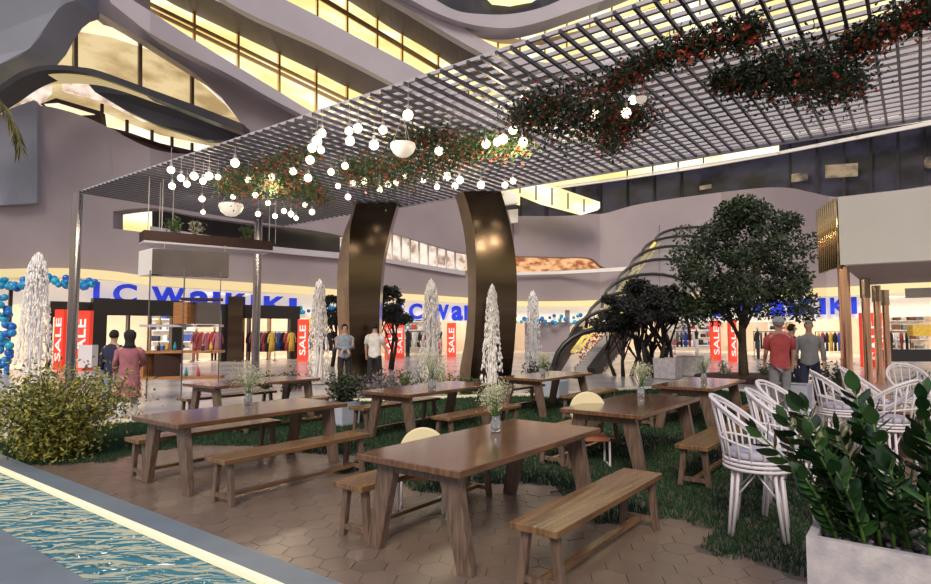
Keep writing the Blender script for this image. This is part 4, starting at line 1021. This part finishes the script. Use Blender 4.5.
b = MB(); nr = 9
for i in range(nr):
    p = ll*((i+.5)/nr)+nrm*.02; b.tube([p+dz*(zc0-.05), p+dz*(zc1-.02)], ll.length/nr*.36, 10)
b.build('ribbed_end', 'gold_metal', can, True)
MB().prism([dz*(zc0-.5)+back*5.2+dirc*1.0, dirc*7+dz*(zc0-.5)+back*5.2, dirc*7+dz*(zc0-.25)+back*5.2, dirc*1.0+dz*(zc0-.25)+back*5.2], back*.3).build('rear_fascia', 'fascia_white', can)
for px, d, r_, yt in [(845, 12.75, .11, 262), (866, 16.2, .10, 272), (877, 18.5, .10, 280), (885.5, 19.8, .10, 290)]:
    p = at(px, d)-A; MB().lathe(p, [(r_*1.4, 0), (r_*1.4, .03), (r_, .031), (r_, min(zc0, W(px, yt, d).z)), (.001, min(zc0, W(px, yt, d).z)+.001)], 18).build('post', 'copper', can, False)
    if px > 850: MB().lathe(p+dz*(min(zc0, W(px, yt, d).z)-.5), [(r_*1.25, 0), (r_*1.25, .5), (.001, .501)], 10).build('post_head', 'bronze_light', can)
MB().prism([dz*(zc0-.4)+back*2.3+dirc*1.9, dz*(zc0-.4)+back*2.3+dirc*2.5, dz*(zc0-.05)+back*2.3+dirc*2.5, dz*(zc0-.05)+back*2.3+dirc*1.9], back*.15).build('hanging_lamp', 'wood_orange', can)
# low round table by the stools
t = empty('low_table', at(900, 8.0), 0, 'dark brown pedestal behind the rear stools at right', 'table')
MB().lathe((0, 0, 0), [(.22, 0), (.2, .55), (.001, .551)], 16).build('base', 'wood_dark', t); MB().lathe((0, 0, .56), [(.3, 0), (.3, .03), (.001, .031)], 20).build('top', 'wood_bench', t)

# ------------------------------------------------------------------ hanging shelf, light box and open shelf unit
hs = empty('hanging_shelf', W(145, 236, 15), 0, 'dark red wooden shelf hung on thin cables from the pergola', 'shelf'); h0 = Vector(hs.location)
Aq = W(144, 234, 15); Bq = W(273, 246, 17); Bq.z = Aq.z
def slab(t, A_, B_, z0, z1, dpt, m, nm): 
    dv = (B_-A_).normalized(); bk = Vector((-dv.y, dv.x, 0)); bk = bk if bk.dot(VIEW) > 0 else -bk; o_ = Vector(t.location)
    a_ = Vector((A_.x, A_.y, z0))-o_; c_ = Vector((B_.x, B_.y, z0))-o_
    return MB().prism([a_, c_, c_+dz*(z1-z0), a_+dz*(z1-z0)], bk*dpt).build(nm, m, t)
za = W(144, 240, 15).z
slab(hs, Aq, Bq, za, za+.26, .7, 'wood_dark', 'board')
slab(hs, Aq, Bq, za-.05, za-.001, .7, 'plaster_light', 'underside')
for f in (.0, .1, .97):
    p = Aq.lerp(Bq, .02+f*.97); p.z = za+.2
    for q in (0.04, .6): MB().tube([Vector((p.x, p.y, za+.25))-h0+VIEW*q, Vector((p.x, p.y, ZP+.02))-h0+VIEW*q], .012, 5).build('cable', 'cable', hs)
for px, d, l, lm in [(172, 15.6, 'trailing green plant at the left on the hanging shelf', 'leaf_mid'), (192, 15.9, 'white blossoming plant on the hanging shelf', 'leaf_grey'), (245, 16.6, 'bushy green plant at the right on the hanging shelf', 'leaf_mid')]:
    shrub(px, d, .3, .42, 260, .07, lm, l, 'shelf_plant', 8, z0=za+.26)
lb_ = empty('light_box', W(150, 262, 15), 0, 'grey rectangular hanging box with white end under the dark shelf', 'box')
Aq = W(152, 262, 14.8); Bq = W(229, 262, 15.6); zb_ = W(152, 274, 14.8).z; zt_ = W(152, 248.5, 14.8).z
slab(lb_, Aq, Bq, zb_, zt_, .5, 'greybox', 'body'); slab(lb_, W(138.5, 262, 15.4), W(151.7, 262, 14.8), zb_, zt_+.01, .3, 'fascia_white', 'end_panel')
for f in (.1, .9):
    p = Aq.lerp(Bq, f)+VIEW*.2; MB().tube([Vector((p.x, p.y, zt_))-Vector(lb_.location), Vector((p.x, p.y, za-.04))-Vector(lb_.location)], .01, 5).build('cable', 'cable', lb_)
su = empty('open_shelf_unit', at(150, 14), 0, 'open shelf unit hung on cables with wooden and grey boxes, behind pink-clad woman', 'shelf unit'); s0_ = Vector(su.location)
def zat(y, d): return W(150, y, d).z
DS = 14.0
def sbox(x0, x1, y0, y1, d, dpt, m, nm):
    A_ = at(x0, d); B_ = at(x1, d+.3); return slab(su, A_, B_, zat(y1, d), zat(y0, d), dpt, m, nm)
sbox(140, 220, 324.5, 327, DS, .45, 'plaster_light', 'shelf'); sbox(142, 222, 351, 353.5, DS, .45, 'wood_orange', 'shelf'); sbox(137, 222, 377, 380, DS, .45, 'wood_orange', 'shelf')
sbox(187, 197, 302, 324, DS+.02, .4, 'wood_orange', 'box_side'); sbox(197, 220, 302, 324, DS+.02, .4, 'greybox', 'box_front')
sbox(145, 156, 353.5, 377, DS+.02, .4, 'wood_orange', 'box_side'); sbox(156, 182, 353.5, 377, DS+.02, .4, 'wood_dark', 'box_front'); sbox(180, 222, 297.5, 300, DS, .45, 'wood_dark', 'shelf')
for px in (149, 183.5, 220):
    for q in (0., .4): MB().tube([at(px, DS+.05+q*.9, .02)-s0_, at(px, DS+.05+q*.9, zb_+.02 if px < 200 else zb_)-s0_], .016 if px < 200 else .01, 6).build('upright', 'steel', su)
for k, (px, y) in enumerate([(160, 351), (168, 351), (176, 351), (196, 351), (204, 351), (212, 351), (188, 377), (200, 377), (150, 324.5), (160, 324.5)]):
    p = at(px, DS+.25, zat(y, DS)); o = MB().lathe((0, 0, 0), [(.035, 0), (.038, .1), (.03, .13), (.012, .17), (.012, .21), (.001, .211)], 10).build('bottle', ['glass_dark', 'cloth_yellow', 'cloth_teal', 'cloth_red'][k % 4], None, True)
    o.location = p; tag(o, '%s small bottle standing on the open shelf unit' % ['dark', 'yellow', 'teal', 'red'][k % 4], 'bottle', 'small bottles on the open shelf unit')

# ------------------------------------------------------------------ hanging garlands, globes, bowl lamps
def garland(segs, nleaf, nred, label, ls=.085):
    nleaf = int(nleaf*1.6); nred = int(nred*1.7)
    """segs: (px, py, radius in metres) on the underside of the slatted roof"""
    P = []
    for px, py, r_ in segs:
        r_ *= .86; z = ZP-.12-r_*.5; p = G(px, py, z); P.append((p, r_))
    t = empty('flower_garland', P[0][0], 0, label, 'hanging flowers'); o0 = Vector(t.location); fb = MB(); fb.closed = False; rb = MB(); rb.closed = False
    tot = len(P)-1
    nred = int(nred*.42)
    for i in range(nleaf+nred):
        f = random.random()*tot; k = min(tot-1, int(f)); p = P[k][0].lerp(P[k+1][0], f-k); r_ = P[k][1]+(P[k+1][1]-P[k][1])*(f-k); r_ *= .75+.5*noise.noise(p*1.3)+.25
        q = p-o0+Vector((random.gauss(0, .42*r_), random.gauss(0, .42*r_), random.gauss(0, .36*r_)))
        q.z = min(q.z, ZP-.02-o0.z)
        if i < nleaf: fb.leaf(q, (random.gauss(0, 1), random.gauss(0, 1), random.gauss(-.5, .8)), ls*random.uniform(.7, 1.3), ls*.5)
        else:
            q.z -= .05
            for _ in range(4): rb.leaf(q, (random.gauss(0, 1), random.gauss(0, 1), random.gauss(-.3, 1)), ls*.5, ls*.5)
    fb.build('foliage', 'leaf_mid' if 'left' in label or 'middle' in label else 'leaf_dark', t); o = rb.build('blossoms', 'blossom_red', t); o['kind'] = 'stuff'
    for p, r_ in P[::2]:
        MB().tube([p-o0, Vector((p.x, p.y, ZP+.05))-o0], .008, 4).build('wire', 'cable', t)
garland([(222, 185, .35), (245, 182, .55), (262, 176, .6), (285, 182, .8), (305, 188, .65), (322, 198, .4)], 2600, 520, 'left flowering garland of red blossoms nearest to the steel posts')
garland([(262, 165, .3), (290, 158, .4), (318, 152, .35)], 500, 150, 'small upper left garland of red blossoms above the larger left one')
garland([(345, 168, .4), (375, 172, .7), (400, 165, .7), (430, 158, .65), (460, 148, .6), (490, 146, .5), (525, 143, .35)], 3300, 620, 'long middle garland of red blossoms around the large bowl lamp')
garland([(395, 142, .3), (420, 136, .35), (450, 134, .3)], 500, 110, 'thin garland of red blossoms right above the large bowl lamp')
garland([(515, 117, .3), (540, 108, .6), (565, 112, .75), (590, 108, .75), (606, 118, .7), (640, 112, .5), (612, 128, .45), (610, 146, .3)], 3400, 520, 'densest garland of red blossoms in the centre of pergola')
garland([(608, 84, .25), (635, 66, .32), (670, 52, .34), (705, 42, .34), (745, 32, .28), (757, 27, .2)], 1500, 420, 'thin rising garland of red blossoms right of the pergola centre')
garland([(716, 80, .25), (745, 78, .4), (775, 74, .62), (805, 72, .7), (830, 76, .6), (850, 86, .35)], 2800, 300, 'broad dark green garland with red blossoms at right')
garland([(845, 44, .2), (868, 38, .28), (895, 22, .3), (925, 8, .3), (950, -6, .3)], 900, 380, 'garland of red blossoms at the upper right corner')
gl = []
random.seed(11)
GP = [(172, 186), (187, 184), (181, 178), (171, 170), (194, 176), (203, 181), (209, 176), (218, 177), (235, 163), (202, 199), (203, 212), (233, 197), (248, 180), (255, 195), (262, 187), (272, 177), (293, 171), (321, 150), (317, 141), (312, 148), (322, 133), (338, 186), (331, 172), (345, 166), (350, 141), (349, 131), (358, 128), (383, 130), (388, 184), (353, 183), (364, 181), (380, 189), (396, 183), (405, 176),
      (437, 187), (455, 186), (460, 180), (439, 151), (505, 185), (513, 181), (523, 142), (503, 139), (513, 130), (486, 144), (481, 185), (497, 142), (595, 114), (633, 100), (626, 113), (258, 214), (275, 216), (284, 211), (291, 214), (305, 205), (312, 212), (296, 218), (308, 178), (374, 145), (348, 197), (423, 180), (447, 176), (408, 115), (310, 160), (268, 203)]
bulb = empty('globe_light', (0, 0, 0), 0, None, 'light')
MB().ball((0, 0, 0), .08, 12).build('globe', 'bulb', bulb, True); MB().lathe((0, 0, .095), [(.03, -.02), (.03, .06), (.001, .061)], 8).build('cap', 'cable', bulb); MB().tube([(0, 0, .15), (0, 0, .5)], .006, 4).build('wire', 'cable', bulb)
for i, (px, py) in enumerate(GP):
    p = G(px, py, ZP-.40+random.uniform(-.08, .06)); reg = 'near the left steel posts' if px < 240 else 'around the left garland' if px < 345 else 'around the middle garland' if px < 540 else 'inside the densest garland'
    o = place(bulb, p, 0, 'glowing round bulb on a wire under the pergola '+reg, 'glowing bulbs under the pergola '+reg, sc=random.uniform(.8, 1.15))
    if i % 5 == 0:
        ld = bpy.data.lights.new('globe_glow', 'POINT'); ld.energy = 38; ld.color = (1, .8, .55); ld.shadow_soft_size = .12; lo = bpy.data.objects.new('globe_glow', ld); COL.objects.link(lo); lo.location = p-Vector((0, 0, .25))
def bowl(px, py, dpx, label):
    p = G(px, py, ZP-.55); d = p.dot(VIEW); r_ = dpx/FPX*d/2
    t = empty('bowl_lamp', p, 0, label, 'lamp')
    MB().lathe((0, 0, 0), [(.001, -r_*.82), (r_*.45, -r_*.72), (r_*.8, -r_*.42), (r_, 0), (r_*.96, r_*.25), (r_*.9, r_*.25), (r_*.9, 0), (.001, -r_*.3)], 24).build('shade', 'bowl_white', t, True)
    for k in range(3): MB().tube([(r_*.9*math.cos(2.1*k), r_*.9*math.sin(2.1*k), r_*.2), (0, 0, .6)], .008, 4).build('wire', 'cable', t)
bowl(403, 147, 26, 'larger white bowl lamp hanging within the middle flower garland')
bowl(231, 207, 24, 'smaller white bowl lamp hanging below the left flower garland')
bowl(641, 99, 12, 'small white lamp in the garland at the centre right')

# ------------------------------------------------------------------ people
def skinned(name, pts, edges, rad, m, parent, sub=2, root=0):
    me = bpy.data.meshes.new(name); me.from_pydata(pts, edges, []); o = bpy.data.objects.new(name, me); COL.objects.link(o)
    md = o.modifiers.new('s', 'SKIN'); sv = me.skin_vertices[0].data
    for i, r_ in enumerate(rad): sv[i].radius = r_ if isinstance(r_, tuple) else (r_, r_); sv[i].use_root = (i == root)
    md.use_smooth_shade = True
    o.modifiers.new('u', 'SUBSURF').levels = sub
    dg = bpy.context.evaluated_depsgraph_get(); dg.update(); ne = bpy.data.meshes.new_from_object(o.evaluated_get(dg))
    COL.objects.unlink(o); bpy.data.objects.remove(o)
    ne.materials.clear(); ne.materials.append(M[m]); r = bpy.data.objects.new(name, ne); COL.objects.link(r); r.parent = parent
    ne.polygons.foreach_set('use_smooth', [True]*len(ne.polygons))
    return r
def person(px, d, face, label, shirt, pants, hair='hair_black', height=1.75, arms=((.04, .03), (.04, .03)), stride=.08, long_coat=False, cap=None, sleeves=True, scarf=None):
    """face: direction angle in degrees, 0 = facing the camera, 180 = back to the camera; arms: (forward, sideways) of each hand"""
    base = at(px, d); ang = math.atan2(-VIEW.y, -VIEW.x)-(-PI/2)+math.radians(face)
    t = empty('person', base, ang, label, 'person'); k = height/1.75; t.scale = (k, k, k)
    # local frame: front is -Y
    P_ = [(0, 0, .93), (0, .01, 1.08), (0, .0, 1.25), (0, .01, 1.40), (0, 0, 1.50), (0, -.01, 1.58), (0, -.015, 1.66), (0, -.01, 1.71)]
    Rr = [(.15, .11), (.125, .095), (.15, .105), (.135, .085), (.055, .055), (.062, .07), (.078, .092), (.05, .06)]
    E = [(0, 1), (1, 2), (2, 3), (3, 4), (4, 5), (5, 6), (6, 7)]
    for si, s in enumerate((-1, 1)):
        f, o_ = arms[si]; j = len(P_)
        P_ += [(s*.19, .01, 1.39), (s*(.235+max(o_, -.03)*.3), .03-f*.2, 1.13), (s*(.24+o_*.6-(.10 if f > .2 else 0)), -f*.9, .90+f*.55), (s*(.24+o_*.6-(.13 if f > .2 else 0)), -f*1.0-.02, .81+f*.62)]
        Rr += [.058, .042, .030, .034]; E += [(3, j), (j, j+1), (j+1, j+2), (j+2, j+3)]
        for q in range(5):                              # short fingers and a thumb
            j2 = len(P_); hx, hy, hz = P_[j+3]; dx = (q-1.5)*.017 if q < 4 else 0
            if q < 4: P_.append((hx+dx*.3, hy+dx-.005, hz-.085+abs(q-1.5)*.008)); Rr.append(.009); E.append((j+3, j2))
            else: P_.append((hx-s*.01, hy-.045, hz-.03)); Rr.append(.011); E.append((j+3, j2))
        j = len(P_); st = stride*s
        P_ += [(s*.095, 0, .86), (s*.105, st*.6-.02, .47), (s*.11, st, .09), (s*.115, st-.13, .035)]
        Rr += [.088, .058, .040, .035]; E += [(0, j), (j, j+1), (j+1, j+2), (j+2, j+3)]
    skinned('body', P_, E, Rr, 'skin', t)
    # head details
    b = MB(); b.ball((0, -.005, 1.655), .105, 14, 1.12, .86, 1.0)
    for v_i, v_ in enumerate(b.v): 
        if v_[1] < -.05 and v_[2] < 1.69: b.v[v_i] = (v_[0]*.9, v_[1]+.045, v_[2]+.02)
        elif v_[2] < 1.60: b.v[v_i] = (v_[0]*.8, v_[1], 1.60)
    b.build('hair', hair, t, True) if not scarf else None
    if scarf:
        b = MB(); b.lathe((0, .012, 1.44), [(.13, 0), (.09, .06), (.085, .13), (.112, .22), (.11, .29), (.06, .345), (.001, .36)], 14); b.build('headscarf', scarf, t, True)
    b = MB(); b.ball((0, -.108, 1.64), .014, 8, 1.5); b.ball((-.03, -.093, 1.665), .010, 6); b.ball((.03, -.093, 1.665), .010, 6); b.build('face', 'skin', t, True)
    if cap:
        b = MB(); b.lathe((0, 0, 1.68), [(.108, 0), (.104, .04), (.07, .085), (.001, .10)], 16); b.box(-.06, .06, -.18, -.09, 1.683, 1.695); b.build('cap', cap, t)
    # clothes
    if long_coat: prof = [(.46, .235, .19), (.48, .235, .19), (.75, .215, .17), (.98, .185, .145), (1.12, .165, .13), (1.28, .195, .14), (1.38, .205, .13), (1.43, .165, .11), (1.475, .075, .075)]
    else: prof = [(.83, .178, .140), (.85, .18, .142), (.98, .172, .135), (1.12, .16, .125), (1.28, .195, .14), (1.38, .205, .13), (1.43, .165, .11), (1.475, .075, .075)]
    b = MB(); b.rings([[(rx_*math.cos(2*PI*q/16), ry_*math.sin(2*PI*q/16)+.005, z) for q in range(16)] for z, rx_, ry_ in prof])
    for si, s in enumerate((-1, 1)):
        f, o_ = arms[si]; el = (s*(.235+max(o_, -.03)*.3), .03-f*.2, 1.13); wr_ = (s*(.24+o_*.6-(.10 if f > .2 else 0)), -f*.88, .92+f*.55)
        if sleeves: b.tube([(s*.14, .005, 1.41), (s*.20, .01, 1.36), el, wr_], [.06, .068, .056, .046], 10)
        else: b.tube([(s*.14, .005, 1.41), (s*.20, .01, 1.36), tuple(Vector((s*.2, .01, 1.36)).lerp(Vector(el), .75))], [.06, .07, .064], 10)
    b.build('long_coat' if long_coat else 'shirt', shirt, t, True)
    pp_ = [(0, 0, .95)]; pr = [(.155, .125)]; pe = []
    for s in (-1, 1):
        j = len(pp_); st = stride*s
        pp_ += [(s*.098, 0, .84), (s*.105, st*.6-.02, .47), (s*.11, st, .07)]; pr += [.105, .078, .066]; pe += [(0, j), (j, j+1), (j+1, j+2)]
    skinned('trousers', pp_, pe, pr, pants, t)
    for s in (-1, 1):
        MB().ball((s*.115, stride*s-.06, .04), .06, 10, .65, .75, 2.1).build('shoe', 'cloth_black' if pants != 'cloth_white' else 'cloth_white', t, True)
    return t
person(131, 10.9, 205, 'person in long pink tunic and dark headscarf seen from behind, beside the bush', 'cloth_pink', 'cloth_white', height=1.60, long_coat=True, scarf='cloth_black', arms=((.25, .05), (.1, .02)))
person(115, 11.6, 170, 'person in dark clothes standing left of the pink-clad one', 'cloth_navy', 'cloth_denim', height=1.62)
person(345, 16.6, 15, 'person in grey shirt with folded arms before the left bronze column', 'cloth_denim', 'cloth_black', height=1.78, arms=((.30, -.35), (.28, -.35)), stride=.02)
person(375, 16.6, 165, 'person in sleeveless white top walking at left column edge', 'cloth_white', 'cloth_black', height=1.82, sleeves=False, stride=.14, arms=((.05, .18), (.04, .02)))
person(778, 11.6, 170, 'person in red t-shirt, grey trousers and pale cap, right of big tree', 'cloth_red', 'cloth_grey', height=1.86, sleeves=False, cap='cap_blue', hair='cloth_grey', arms=((.05, -.02), (.16, -.05)), stride=.03)
person(808, 13.0, -35, 'person in light grey jacket and dark trousers walking at right', 'cloth_grey', 'cloth_navy', height=1.82, stride=.16, hair='cloth_grey')
person(791, 14.5, 60, 'person in black, half hidden between the red-shirted and grey-jacketed ones', 'cloth_black', 'cloth_navy', height=1.76, stride=.2)

for o in list(bpy.data.objects):
    if '_used' in o: del o['_used']
